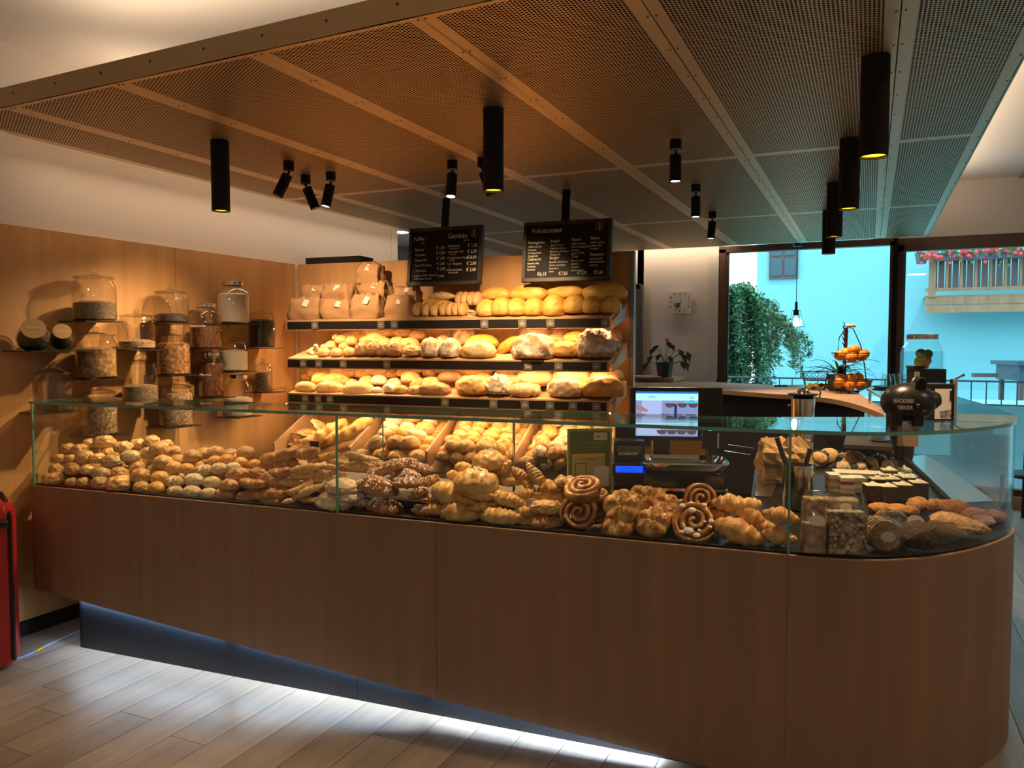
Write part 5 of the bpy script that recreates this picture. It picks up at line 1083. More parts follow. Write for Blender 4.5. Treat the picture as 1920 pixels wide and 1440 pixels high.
o = bag('large crumpled brown paper bag standing open behind the steel cup', P2+Vector((0, .05, 0)), 92*m, 76*m, 15, 'kraft_light', 21, False, .8)
P2 = AY(1505, 783, 4.7); m = mpp(P2); t = thing('citrus_juicer', 'stainless citrus juicer with a ribbed cone and curved lever', 'juicer', tuple(P2))
zb_ = .87-P2.z; B().lathe([(21*m, 0), (22*m, 36*m), (17*m, 40*m)], 28).build('body', 'steel', t, True); B().lathe([(19*m, zb_), (21*m, 0)], 24).build('base', 'steel', t, True)
B().lathe([(16*m, 39*m), (27*m, 43*m), (28*m, 45*m), (25*m, 44*m)], 28).build('bowl', 'black_metal', t, True)
b = B(); nn = 40; vs = []; prf = [(12, 42), (11, 48), (7, 53), (2, 56)]
for rr_, zz_ in prf:
    for i in range(nn): k_ = 1+.12*cos(i*pi/2); a = 2*pi*i/nn; vs.append((rr_*m*k_*cos(a), rr_*m*k_*sin(a), zz_*m))
b.add(vs, [(j*nn+i, j*nn+(i+1) % nn, (j+1)*nn+(i+1) % nn, (j+1)*nn+i) for j in range(3) for i in range(nn)]+[tuple(3*nn+i for i in range(nn))]); b.build('reamer', 'chrome', t, True)
b = B(); b.tube([(-52*m, 0, 58*m), (-28*m, 0, 59*m)], 2*m, 8); b.build('lever_grip', 'black_plastic', t); b = B(); b.tube([(-28*m, 0, 59*m), (0, .01, 60*m), (22*m, .03, 58*m), (30*m, .04, 48*m), (27*m, .05, 34*m)], 1.6*m, 8); b.build('lever', 'brushed_steel', t, True)
B().tube([(-20*m, 0, 26*m), (-26*m, 0, 22*m), (-28*m, 0, 25*m)], 1.6*m, 8).build('spout', 'steel', t)
# yellow cupboard door seen under the monitor
o = B().box((0, 0, 0), (.55, .03, .5)).build('cupboard_door', 'orange_laminate', loc=AY(1256, 845, 6.2), rot=(0, 0, YAW)); tag(o, 'orange yellow cupboard front glimpsed beneath the till monitor', 'cupboard')
# ------------------------------------------------------------ far bar counter
BZ = 1.2
fr = [Vector((x_, y_, 0)) for x_, y_ in ((-2.4, 7.45), (-1.35, 7.06), (-.75, 6.66), (-.33, 6.33), (-.12, 5.85), (.04, 5.15), (.12, 4.6))]
frs = smoothpts(fr, 5); bk = [Vector((.33, 4.75, 0)), Vector((.42, 5.3, 0)), Vector((.30, 6.0, 0)), Vector((.05, 7.3, 0)), Vector((-.6, 8.1, 0)), Vector((-1.35, 8.4, 0)), Vector((-2.4, 8.45, 0))]
t = thing('bar_counter', 'curved dark bar counter with a pale wooden top below the windows', 'counter', (0, 0, 0))
b = B(); b.prism([tuple(p) for p in frs+[Vector((.14, 4.62, 0)), Vector((.02, 6.0, 0)), Vector((-.1, 7.2, 0)), Vector((-.65, 7.9, 0)), Vector((-1.35, 8.4, 0)), Vector((-2.4, 8.45, 0))]], BZ-.035, BZ); b.build('top', 'bar_wood', t)
b = B(); b.prism([tuple(p) for p in off_in(fr[:5], .10)+[Vector((-.12, 6.9, 0)), Vector((-.6, 7.8, 0)), Vector((-1.35, 8.3, 0)), Vector((-2.4, 8.3, 0))]], 0, BZ-.035); b.build('body', 'dark_back', t)
for k, (u, v) in enumerate(((1395, 837), (1388, 849))):
    p = AP(u, v, fr[2]+Vector((0, .12, 0)), Vector((.55, .83, 0))); B().tube([(p.x-.14, p.y+.09-.02, p.z), (p.x+.10, p.y-.07-.02, p.z)], .004, 6).build('drawer_handle', 'steel', t)
b = B(); b.box((.0, 5.0, 1.03), (.25, .5, .02)); b.build('shelf', 'dark_back', t); B().box((.19, 4.66, 1.12), (.10, .03, .12)).build('end_post', 'bar_wood', t)
P2 = AY(1650, 780, 5.0)
for i in range(8):
    o = B().lathe([(.02, 0), (.055, .008), (.056, .011), (.02, .004)], 24).build('plate', 'porcelain', None, True, loc=(P2.x, P2.y, 1.042+.010*i)); tag(o, f'white saucer, {ORD[i]} from the bottom of the stack under the bar top', 'plate', 'stacked saucers under the bar top')
# fruit stand
P2 = AZ(1593, 737, BZ); m = mpp(P2); t = thing('fruit_stand', 'two tier black wire fruit stand filled with oranges', 'fruit stand', tuple(P2)); FS = P2
def wirebowl(zr, zb_, rr_, rb):
    b = B(); b.tube([(rr_*cos(a*pi/16), rr_*sin(a*pi/16), zr) for a in range(32)], 1.1*m, 6, closed=True)
    for f_ in (.25, .5, .75): r2 = rb+(rr_-rb)*f_**.6; b.tube([(r2*cos(a*pi/12), r2*sin(a*pi/12), zb_+(zr-zb_)*f_) for a in range(24)], .35*m, 4, closed=True)
    b.tube([(rb*cos(a*pi/12), rb*sin(a*pi/12), zb_) for a in range(24)], .9*m, 5, closed=True)
    for k in range(8): a = 2*pi*k/8; b.tube([(rb*cos(a), rb*sin(a), zb_), ((rb+rr_)*.55*cos(a), (rb+rr_)*.55*sin(a), zb_+(zr-zb_)*.35), (rr_*cos(a), rr_*sin(a), zr)], .4*m, 4)
    return b
wirebowl(24*m, 4*m, 39*m, 18*m).build('lower_basket', 'black_metal', t); wirebowl(75*m, 58*m, 33*m, 14*m).build('upper_basket', 'black_metal', t)
b = B(); b.tube([(28*m, 0, 24*m), (24*m, 0, 55*m), (17*m, 0, 90*m), (4*m, 0, 120*m), (-6*m, 0, 124*m), (-20*m, 0, 104*m), (-22*m, 0, 78*m)], 1.1*m, 6); b.build('handle', 'black_metal', t, True)
for a in (.5, 2.6, 4.7): B().ball((17*m*cos(a), 17*m*sin(a), 2*m), 2*m, n=8, m=6).build('foot', 'black_metal', t)
B().tube([(-8*m, 0, 126*m), (8*m, 0, 126*m)], 3*m, 8).build('grip', 'bar_wood', t)
osp = [(-24, -10, 22), (-8, -20, 18), (12, -18, 19), (28, -4, 21), (-14, 8, 22), (6, 10, 24), (0, -6, 31), (18, 6, 32), (-18, 0, 30)]
osp2 = [(-22, -6, 74), (-4, -16, 70), (16, -12, 73), (-6, 6, 78), (12, 4, 82), (26, 2, 76), (2, -8, 84)]
oi_ = 0
for lst, nm in ((osp, 'lower basket'), (osp2, 'upper basket')):
    for k, (x_, y_, z_) in enumerate(lst):
        o = B().ball((0, 0, 0), 10.2*m, (1, 1, .95), 20, 14).build('orange', 'orange_skin', None, True, loc=FS+Vector((x_*m*cos(YAW)-y_*m*sin(YAW), x_*m*sin(YAW)+y_*m*cos(YAW), z_*m-3*m))); tag(o, f'orange in the {nm} of the fruit stand, {ORD[k]} counted from the juicer side', 'orange', 'oranges in the fruit stand')
# bromeliad behind the stand
P2 = AZ(1573, 733, BZ); m = mpp(P2); t = thing('bromeliad', 'potted bromeliad with a red flower spike behind the fruit stand', 'plant', tuple(P2))
B().lathe([(17*m, 0), (22*m, 28*m), (23*m, 31*m), (20*m, 31*m), (19*m, 26*m)], 20).build('pot', 'terracotta_pot', t, True); b = B()
for k in range(26):
    a = k*2.4; L = (50+20*random.random())*m; rise = random.uniform(.25, 1.1); pts = []
    for i in range(7): s_ = i/6; pts.append((cos(a)*L*s_, sin(a)*L*s_, 30*m+L*(rise*s_*1.3-rise*1.25*s_*s_*(1.1 if k % 2 else .7))))
    vs = []; fs = []
    for i, p in enumerate(pts): wv = 2.6*m*(1-(i/6)**2)+.2*m; vs += [(p[0]-sin(a)*wv, p[1]+cos(a)*wv, p[2]+.8*m), (p[0], p[1], p[2]), (p[0]+sin(a)*wv, p[1]-cos(a)*wv, p[2]+.8*m)]
    for i in range(6): fs += [(3*i, 3*i+1, 3*i+4, 3*i+3), (3*i+1, 3*i+2, 3*i+5, 3*i+4)]
    b.add(vs, fs)
stuff(b.build('foliage', 'leaf_dark', t, True)); b = B(); b.tube([(8*m, 0, 30*m), (10*m, 0, 80*m), (11*m, 0, 118*m)], 3*m, 8)
for k in range(14):
    a = k*2.1; z_ = (74+3.4*k)*m; b.add([(10*m, 0, z_), (10*m+9*m*cos(a)+2*m*sin(a), 9*m*sin(a), z_+9*m), (10*m+3*m*cos(a+.5), 3*m*sin(a+.5), z_+2*m), (10*m+11*m*cos(a), 11*m*sin(a), z_+12*m)], [(0, 1, 3, 2)])
b.build('flower_spike', 'leaf_red', t)
P2 = AZ(1528, 731, BZ); m = mpp(P2); t = thing('wire_basket', 'black wire basket with small yellow wrapped sweets behind the juicer', 'basket', tuple(P2)); b = B()
for z_, s_ in ((0, 16), (18, 19), (34, 22)): b.tube([(s_*m*a_, s_*m*b_*.6, z_*m) for a_, b_ in ((-1, -1), (1, -1), (1, 1), (-1, 1))], .8*m, 5, closed=True)
for k in range(6):
    for j in range(2): b.tube([(-16*m+6.5*m*k+3.3*m*cos(a*pi/5), -11.5*m, 22*m+7*m*j+3.2*m*sin(a*pi/5)) for a in range(10)], .35*m, 4, closed=True)
for a_, b_ in ((-1, -1), (1, -1), (1, 1), (-1, 1)): b.tube([(16*m*a_, 10*m*b_, 0), (22*m*a_, 13*m*b_, 34*m)], .8*m, 5)
b.build('wire_frame', 'black_metal', t)
for k in range(9):
    o = B().ball((0, 0, 0), 5*m, (1.1, 1, .8), 8, 6).build('sweet', ['yellow', 'filling_dark'][k % 3 == 2], None, True, loc=P2+Vector(((-12+4.6*k)*m, -.02+.01*(k % 3), (5+4*(k % 2))*m))); tag(o, f'small foil wrapped sweet, {ORD[k]} in the row before the wire basket', 'sweet', 'wrapped sweets by the wire basket')
# ------------------------------------------------------------ on the glass top
GT = 1.2975
P2 = AZ(1706, 797, GT); m = mpp(P2); t = thing('piggy_bank', 'black ceramic piggy bank with white handwriting on the glass top', 'piggy bank', tuple(P2), YAW-R(8))
b = B(); b.ball((-4*m, 0, 43*m), 40*m, (1.22, .92, .92), 28, 18); b.build('body', 'ceramic_black', t, True)
B().lathe([(24*m, -8*m), (17*m, 14*m), (12*m, 22*m), (11*m, 23*m)], 20, M4=Matrix.Translation((28*m, 0, 46*m)) @ Euler((0, R(82), 0)).to_matrix().to_4x4()).build('snout', 'ceramic_black', t, True)
for sx, sy in ((-30, -1), (-26, 1), (8, -1), (14, 1)): B().lathe([(11*m, 0), (12*m, 22*m), (16*m, 30*m)], 14, c=(sx*m, sy*16*m, 0)).build('leg', 'ceramic_black', t, True)
for sy in (-1, 1):
    b = B(); b.ball((0, 0, 0), 12*m, (.9, .3, 1.35), 12, 10, M4=Matrix.Translation((10*m+(8*m if sy > 0 else 0), sy*24*m, 76*m)) @ Euler((sy*R(-20), R(20 if sy > 0 else -6), 0)).to_matrix().to_4x4()); b.build('ear', 'ceramic_black', t, True)
text('lettering', [('BÄCKEREI', -42*m, 44*m, .021, .75), ('TIERSER', -36*m, 32*m, .021, .75)], 'chalk', t, loc=(0, -37.5*m, 0))
b = B()
for x_, z_ in ((-24, 67), (0, 40)): b.tube([((x_-3)*m, -(38 if z_ < 60 else 28)*m, z_*m+2*m), (x_*m, -(38 if z_ < 60 else 28)*m, (z_-4)*m), ((x_+3)*m, -(38 if z_ < 60 else 28)*m, (z_+2)*m)], .4*m, 4, closed=True)
b.build('heart_mark', 'chalk', t)
P2 = AZ(1762, 792, GT); m = mpp(P2); t = thing('charity_box', 'black box with a white lettered label beside the piggy bank', 'box', tuple(P2+Vector((0, .08, 0))), YAW-R(3))
B().box((-8*m, .06, 35*m), (74*m, .12, 70*m)).build('body', 'black_plastic', t); lb = B().box((8*m, -.002, 32*m), (30*m, .003, 58*m)).build('label', 'white_print', t); text('lettering', [('vergelt\'s', -9*m, -16*m, .014), ('Gott! ged.', -9*m, -24*m, .014)], 'black_print', lb, loc=(8*m, -.005, 32*m), rot=(pi/2, R(-8), 0)); B().box((21*m, -.004, 48*m), (3*m, .003, 20*m)).build('slot', 'black_print', t)
P2 = AY(1746, 718, 4.6); P2.z = GT; m = mpp(P2); hh = (AY(1746, 692, 4.6).z-GT)
t = thing('black_tin', 'small black box standing behind the lettered charity box', 'box', tuple(P2), YAW-R(4)); B().box((0, .06, hh/2), (54*m, .12, hh)).build('body', 'black_plastic', t); B().box((-20*m, .06, hh+3*m), (20*m, .1, 5*m)).build('lid', 'black_matt', t); B().box((-26*m, -.002, hh*.5), (9*m, .003, hh*.85)).build('pale_side', 'paper_label', t)
P2 = AY(1788, 720, 4.7); P2.z = GT; m = mpp(P2); z1 = AY(1780, 712, 4.7).z-GT
t = thing('steel_peg', 'small steel dispenser top with a bent lever beside the black boxes', 'dispenser', tuple(P2)); B().lathe([(7*m, 0), (7*m, z1), (4*m, z1+2*m)], 16).build('body', 'steel', t, True); B().tube([(0, 0, z1), (9*m, 0, z1+5*m), (15*m, 0, z1+9*m)], 2*m, 6).build('lever', 'steel', t); B().ball((16*m, 0, z1+9*m), 3*m, n=8, m=6).build('knob', 'steel', t)
P2 = AZ(1728, 731, GT); m = mpp(P2); t = thing('water_dispenser', 'large glass jar of water with lemon slices on the glass top', 'drink dispenser', tuple(P2)); k_ = 1.06
zf = lambda v: (P2.z*0+(AY(1728, v, P2.y).z-GT))
r_ = 38*m; zt_ = zf(628); b = B(); nn = 8
B().lathe([(r_*.9, .002), (r_, .02), (r_, zf(662)), (r_*.93, zf(652)), (r_*.73, zf(641)), (r_*.70, zf(634))], 12).build('glass_body', 'window_glass', t)
B().lathe([(r_*.96, .01), (r_*.96, zf(659))], 12).build('water', 'water', t); B().lathe([(r_*.74, zf(636)), (r_*.74, zt_), (r_*.7, zt_+.004)], 24).build('lid', 'brushed_steel', t, True)
for i, (x_, z_, mt) in enumerate(((-2, 668, 'yellow'), (6, 676, 'orange_skin'), (-6, 678, 'yellow'), (2, 685, 'orange_skin'), (-4, 700, 'yellow'), (8, 664, 'basil_leaf'), (-4, 662, 'basil_leaf'))):
    B().lathe([(9*m, -.8*m), (9*m, .8*m)], 14, M4=Matrix.Translation((x_*m, -10*m, zf(z_))) @ Euler((R(70+i*9), R(i*25), 0)).to_matrix().to_4x4()).build('lemon_slice' if mt != 'basil_leaf' else 'mint_leaf', mt, t)
P2 = AZ(1672, 728, GT); m = mpp(P2); o = B().lathe([(30*m, 0), (34*m, 2*m), (34*m, 4*m), (30*m, 3*m)], 28).build('round_tray', 'black_metal', None, True, loc=P2); tag(o, 'flat dark tray carrying upturned glasses beside the water jar', 'tray')
for k, (dx, dy) in enumerate(((-10, -6), (6, -10), (16, 4), (-2, 10))):
    o = B().lathe([(9.5*m, 0), (6.5*m, 22*m), (6*m, 23*m)], 12).build('tumbler', 'jar_glass', None, False, loc=P2+Vector((dx*m, dy*m, 4*m))); tag(o, f'upturned faceted drinking glass, {ORD[k]} on the dark tray', 'glass', 'upturned glasses on the tray')
# ------------------------------------------------------------ cakes and snacks in the far case
DZ = .865; AD = R(-6)
def at(u, v, dz=0): return AZ(u, v, DZ+dz)
CROW = {}
def cake(lab, u, vb, w, h, d, layers, rz=0, name='cake_slice', cat='cake', grp=None, bx=None):
    P = at(u, vb); m = mpp(P); t = thing(name, lab, cat, tuple(P), YAW+R(rz)-R(10), grp); z = 0; H = h*m
    for i, (nm, mt, f_) in enumerate(layers):
        b = B().box((0, 0, 0), (w*m*(1 if i % 2 == 0 else 1.01), d, H*f_)); b.build(nm, mt, t, loc=(0, d/2, z+H*f_/2), bevel=.002); z += H*f_
    return t, m
def dollop(t, m, h, r=6, top=True):
    b = B(); b.lathe([(r*m, 0), (r*.8*m, 2.5*m), (r*.35*m, 5*m), (.3*m, 7.5*m)], 12, c=(0, .03, h*m)); b.build('cream_dollop', 'cream_top', t, True)
    if top: B().ball((0, .03, (h+6.5)*m), 2.2*m, n=8, m=6).build('chocolate_bean', 'choc', t, True)
BL = [(1639, 941), (1668, 943), (1696, 940), (1726, 936)]
for i, (u, v) in enumerate(BL):
    t, m = cake(f'dark chocolate cube cake with cream, {ORD[i]} of the front four from the biscuit bags', u, v, 28, 31, .08, [('sponge', 'choc_fill', .94), ('cream', 'cream', .06)], 0, 'chocolate_cake', 'cake', 'chocolate cakes with cream dollops'); dollop(t, m, 31, 9)
for i, (u, v) in enumerate(((1648, 922), (1676, 922), (1706, 919), (1600+70, 905))):
    t, m = cake(f'chocolate cube cake with cream in the second row, {ORD[i]} from the biscuit bags', u, v, 25, 24, .07, [('sponge', 'choc_fill', .9), ('cream', 'cream', .1)], 0, 'chocolate_cake', 'cake', 'chocolate cakes in the second row'); dollop(t, m, 24, 8)
for i in range(6):
    cake(f'pale custard slice with a smooth cream top, {ORD[i]} of six in the row', 1582+25*i, 903+1.2*i, 25, 17, .13, [('pastry', 'sponge', .35), ('custard', 'cream', .4), ('cream_top', 'cream_top', .25)], 0, 'custard_slice', 'cake', 'custard slices in one row')
for i in range(5):
    t, m = cake(f'small cream topped cake behind the custard slices, {ORD[i]} of five', 1590+27*i, 886+1.0*i, 22, 10, .08, [('sponge', 'sponge', .5), ('cream', 'cream', .5)], 0, 'cream_cake', 'cake', 'cream cakes behind the custard slices'); dollop(t, m, 10, 6, False)
for i, (u, v, w, h) in enumerate(((1566, 922, 22, 32), (1589, 926, 24, 30), (1612, 924, 22, 28))):
    cake(f'layered fruit cake slice with pale cream, {ORD[i]} beside the bag tops', u, v, w, h, .1, [('sponge', 'sponge', .3), ('cream', 'cream', .25), ('sponge', 'jam' if i == 1 else 'sponge', .2), ('cream_top', 'cream_top', .25)], 0, 'layer_cake', 'cake', 'layered fruit cake slices')
cs = [(1652, 962, 42, 14, 0), (1684, 966, 40, 16, 20), (1706, 966, 34, 12, -20), (1722, 958, 40, 20, 30), (1757, 962, 36, 20, -8), (1790, 966, 56, 22, 10), (1780, 980, 50, 14, 0), (1826, 978, 40, 16, 12)]
for i, (u, v, w, h, rz) in enumerate(cs):
    P = at(u, v); m = mpp(P); o = shape(60+i, .8, h/w*1.3, 5, (), .06, .5, 3, 5); mt = 'carrot_cake'; o.materials.append(MATS[mt]); x_ = mk('nut_cake', o, None, P+Vector((0, .03, h*m*.45)), (R(6), 0, YAW+R(rz)), (w*m,)*3)
    tag(x_, f'orange brown nut topped cake piece, {ORD[i]} from the biscuit bags', 'cake', 'nut topped cake pieces')
for i, (u, v, w, h) in enumerate(((1828, 972, 44, 12), (1862, 977, 46, 15), (1842, 984, 40, 14))):
    P = at(u, v); m = mpp(P); o = shape(70+i, .8, .5, 4, (), .09, .5, 3, 6); o.materials.append(MATS['pinkcake']) if 'pinkcake' in MATS else o.materials.append(crust('pinkcake', (.4, .12, .14), (.65, .35, .32), (.8, .62, .58), (.25, .02, .08), .35, 16, bump=.6) or MATS['pinkcake'])
    x_ = mk('berry_cake', o, None, P+Vector((0, .02, h*m*.4)), (0, 0, YAW), (w*m,)*3); tag(x_, ['pink berry crumble cake behind the seeded wedge', 'pink berry crumble cake closest to the curved glass', 'pink berry crumble cake lowest beside the curved glass'][i], 'cake', 'pink berry cakes by the curved glass')
# seeded wedges, dark loaf, bags
for i, (u, v, w, h, rz, lab) in enumerate(((1802, 1003, 104, 34, -18, 'long seed crusted cake wedge pointing at the curved glass'), (1775, 1012, 70, 22, -34, 'broken seed crusted cake wedge in front of the long one'))):
    P = at(u, v); m = mpp(P); o = shape(80+i, .42, .30, 2.6, (), .04, .5, 4, 4, -.9); o.materials.append(MATS['nut_slice']); x_ = mk('seeded_wedge', o, None, P+Vector((0, .04, .028)), (R(14), R(6), YAW+R(rz)), (w*m,)*3); tag(x_, lab, 'cake')
P = at(1720, 1034); m = mpp(P); o = shape(90, 1.3, .9, 2.4, (), .04, .4, 4, 4); o.materials.append(MATS['dark_cake']); x_ = mk('fruit_loaf', o, None, P+Vector((.0, .05, 20*m)), (0, 0, YAW), (62*m,)*3); tag(x_, 'dark round fruit loaf wrapped in film with an oval tag', 'cake'); B().lathe([(.0+.2, 0), (.2, .02)], 20, M4=Matrix.Translation((0, .1, .48)) @ Matrix.Rotation(R(60), 4, 'X') @ Matrix.Scale(1.3, 4, (1, 0, 0))).build('oval_tag', 'grey_plastic', x_)
def filmbag(lab, u, vb, w, h, d, mat, name='film_bag', fillf=.75, tagat=None, lean=0, rz=0):
    P = at(u, vb); m = mpp(P); t = thing(name, lab, 'bag', tuple(P), YAW-R(6)+R(rz)); W_, H_ = w*m, h*m
    def blob(s0, hh, nm, mt, amp, sm=True):
        bm = bmesh.new(); bmesh.ops.create_cube(bm, size=1); bmesh.ops.subdivide_edges(bm, edges=bm.edges, cuts=9, use_grid_fill=True)
        for v_ in bm.verts:
            x_, y_, z_ = v_.co; q_ = z_+.5; n_ = noise.noise(Vector((x_*4, y_*4, q_*5))+Vector((u, 0, 0))); pin = 1-(.25*max(0, q_-.7)/.3 if nm == 'film' else 0); pd = 1-(.85*max(0, q_-.62)/.38 if nm == 'film' else .1*q_)
            v_.co = Vector((x_*W_*s0*pin*(1+amp*n_), y_*d*s0*pd*(1+amp*2*n_), .003+q_*hh+amp*hh*.25*n_*q_))
        me = bpy.data.meshes.new(nm); bm.to_mesh(me); bm.free(); me.materials.append(MATS[mt])
        if sm: me.polygons.foreach_set('use_smooth', [True]*len(me.polygons))
        return mk(nm, me, t, (0, d/2, 0))
    blob(.93, H_*fillf, 'contents', mat, .08); blob(1.0, H_, 'film', 'film', .10, False)
    if tagat: B().lathe([(.5, 0), (.5, .02)], 20, M4=Matrix.Translation((tagat[0]*m, -.004, tagat[1]*m)) @ Matrix.Rotation(R(85), 4, 'X') @ Matrix.Diagonal((tagat[2]*m, tagat[2]*m*.7, .05, 1))).build('oval_label', 'paper_label', t)
    return t
filmbag('clear bag of large granola clusters standing against the front glass', 1590, 1041, 72, 118, .07, 'granola_fill', fillf=.66)
filmbag('slim clear bag of pale rusks with an oval label at the glass seam', 1528, 1039, 42, 100, .05, 'rusk_fill', fillf=.55, tagat=(2, 64, 30))
filmbag('clear bag of thin yellow pretzel sticks behind the slim rusk bag', 1533, 985, 46, 62, .06, 'stick_fill', fillf=.8)
filmbag('clear bag of pale biscuits with the top gathered behind the granola', 1580, 990, 60, 66, .06, 'rusk_fill', fillf=.8, tagat=(4, 40, 22))
for i, (u, vb, r_, lab) in enumerate(((1662, 1036, 30, 'bag of round brown biscuits stacked on edge with an oval label'), (1682, 1012, 24, 'second bag of round biscuits behind the front biscuit bag'))):
    P = at(u, vb); m = mpp(P); t = thing('biscuit_bag', lab, 'bag', tuple(P), YAW-R(14))
    for k in range(5): B().lathe([(r_*.94*m, -.006), (r_*m, 0), (r_*.94*m, .006)], 24, M4=Matrix.Translation((-.006*k, .012+.017*k, r_*m)) @ Matrix.Rotation(R(80), 4, 'X')).build('biscuit', 'biscuit_fill', t, True)
    B().lathe([(.5, 0), (.5, .02)], 20, M4=Matrix.Translation((2*m, -.004, r_*m)) @ Matrix.Rotation(R(82), 4, 'X') @ Matrix.Diagonal((26*m, 19*m, .05, 1))).build('oval_label', 'paper_label', t)
    B().ball((0, .04, r_*m), r_*1.12*m, (1, 1.25, .98), 14, 9).build('film', 'film', t)
# sandwiches wrapped in dark napkins
sw_ = [(1553, 858, 30, 30, 40), (1583, 864, 24, 60, 70), (1603, 866, 38, 20, 30), (1577, 880, 26, -30, 60), (1648, 868, 28, 80, 80), (1668, 878, 26, -60, 60), (1630, 873, 24, 40, 80), (1660, 850, 26, 70, 30), (1535, 862, 24, 10, 40), (1610, 880, 24, 10, 30)]
for i, (u, v, w, rz, rx) in enumerate(sw_):
    P = at(u, v+12); P = P+Vector((0, .0, .04+.0*i)); m = mpp(P); w *= 1.25
    t = thing('sandwich', f'napkin wrapped filled roll, {ORD[i]} in the back row of the far case', 'sandwich', tuple(P), 0, 'sandwiches in the far case', (R(rx), R(20*(i % 3-1)), R(rz)))
    for z_, nm in ((-1, 'bread_half'), (1, 'bread_half')): mk(nm, KD['RB' if i % 2 else 'KP']['meshes'][1], t, (0, 0, z_*5*m), (0 if z_ > 0 else pi, 0, 0), (w*m, w*m, w*m*.7))
    for nm, mt, z_, s_ in (('lettuce', 'lettuce', -1, .56), ('ham', 'ham', .6, .52), ('tomato', 'tomato', 2.2, .46)): B().lathe([(w*m*s_*.95, -.8*m), (w*m*s_, .2*m), (w*m*s_*.9, .9*m)], 9, c=(0, 0, z_*m)).build(nm, mt, t)
    if i % 3 != 2: B().lathe([(w*m*.30, -9*m), (w*m*.44, -3*m), (w*m*.44, 7*m)], 10, M4=Matrix.Translation((-w*m*.25, 0, 0)) @ Matrix.Rotation(pi/2, 4, 'Y')).build('napkin', 'napkin_dark', t)
# ------------------------------------------------------------ corner by the clock wall
P2 = AY(1276, 568, 8.955); m = mpp(P2); t = thing('wall_clock', 'square white wall clock with black numerals and a green mark', 'clock', tuple(P2))
s_ = .245; B().box((0, -.012, 0), (s_, .02, s_)).build('face', 'porcelain', t); items = []
for n_, (x_, z_) in {12: (0, .40), 1: (.22, .40), 2: (.40, .26), 3: (.40, .04), 4: (.40, -.18), 5: (.22, -.36), 6: (0, -.36), 7: (-.22, -.36), 8: (-.42, -.18), 9: (-.42, .04), 10: (-.42, .26), 11: (-.24, .40)}.items(): items.append((str(n_), x_*s_-.012*len(str(n_)), z_*s_-.012, .034))
text('numerals', items, 'black_print', t, loc=(0, -.0235, 0)); B().box((-.11*s_, -.024, -.1*s_), (.17*s_, .002, .19*s_)).build('green_mark', 'basil_leaf', t); B().box((-.25*s_, -.024, -.1*s_), (.04*s_, .002, .19*s_)).build('green_mark', 'basil_leaf', t)
for a0_, b0_ in (((0, 0, .0), (.04, 0, .12)), ((.03, 0, .05), (-.22, 0, -.36))): B().tube([(a0_[0]*s_, -.027, a0_[2]*s_), (b0_[0]*s_, -.027, b0_[2]*s_)], .0025, 5).build('hand', 'black_print', t)
P2 = AY(1228, 715, 8.3); t = thing('window_ledge', 'pale shelf ledge carrying papers and the potted anthurium', 'shelf', (P2.x-.02, 8.42, 1.245)); B().box((-.12, .1, -.02), (.72, .62, .04)).build('top', 'veneer_shelf', t); B().box((-.1, .3, -.30), (.66, .1, .5)).build('support', 'orange_laminate', t)
P2 = AY(1246, 704, 8.35); P2.z = 1.247; m = mpp(P2); t = thing('anthurium', 'dark potted anthurium with drooping leaves on the pale ledge', 'plant', tuple(P2)); B().lathe([(13*m, 0), (17*m, 28*m), (15*m, 28*m)], 8).build('pot', 'terracotta_pot', t)
b = B(); lv = [(-20, 55, 8), (-33, 28, 10), (-12, 60, 7), (2, 68, 8), (14, 62, 7), (26, 52, 9), (34, 44, 12), (42, 48, 11), (-24, 40, 8), (8, 40, 9), (30, 30, 9), (-8, 44, 8), (38, 30, 10)]
st = B()
for i, (x_, z_, l_) in enumerate(lv):
    y_ = random.uniform(-14, 10); st.tube([(0, 0, 24*m), (x_*.6*m, y_*.6*m, z_*.9*m), (x_*m, y_*m, z_*m)], .5*m, 4); dx = 1 if x_ > 0 else -1
    b.add([(x_*m, y_*m, z_*m), ((x_-5)*m+dx*3*m, y_*m-2*m, (z_-l_*.6)*m), ((x_+dx*6)*m, y_*m, (z_-l_*2.0)*m), ((x_+5)*m+dx*3*m, y_*m+2*m, (z_-l_*.5)*m)], [(0, 1, 2, 3)])
b.build('foliage', 'leaf_dark', t); st.build('stem', 'leaf_dark', t); B().ball((5*m, -4*m, 70*m), 3*m, (1.4, 1, 1), 8, 6).build('flower', 'pink_flower', t)
for i, (u, dy) in enumerate(((1205, 0), (1214, .02), (1198, .05))):
    P2 = AY(u, 712, 8.15); P2.z = 1.247; o = B().box((0, 0, 0), (.26, .19, .006)).build('paper_sheet', 'paper_label', None, loc=P2+Vector((0, dy, .004+.007*i)), rot=(0, 0, .3*i)); tag(o, ['newspaper lowest in the loose pile on the pale ledge', 'newspaper in the middle of the loose pile on the ledge', 'newspaper on top of the loose pile on the ledge'][i], 'newspaper', 'papers on the pale ledge')
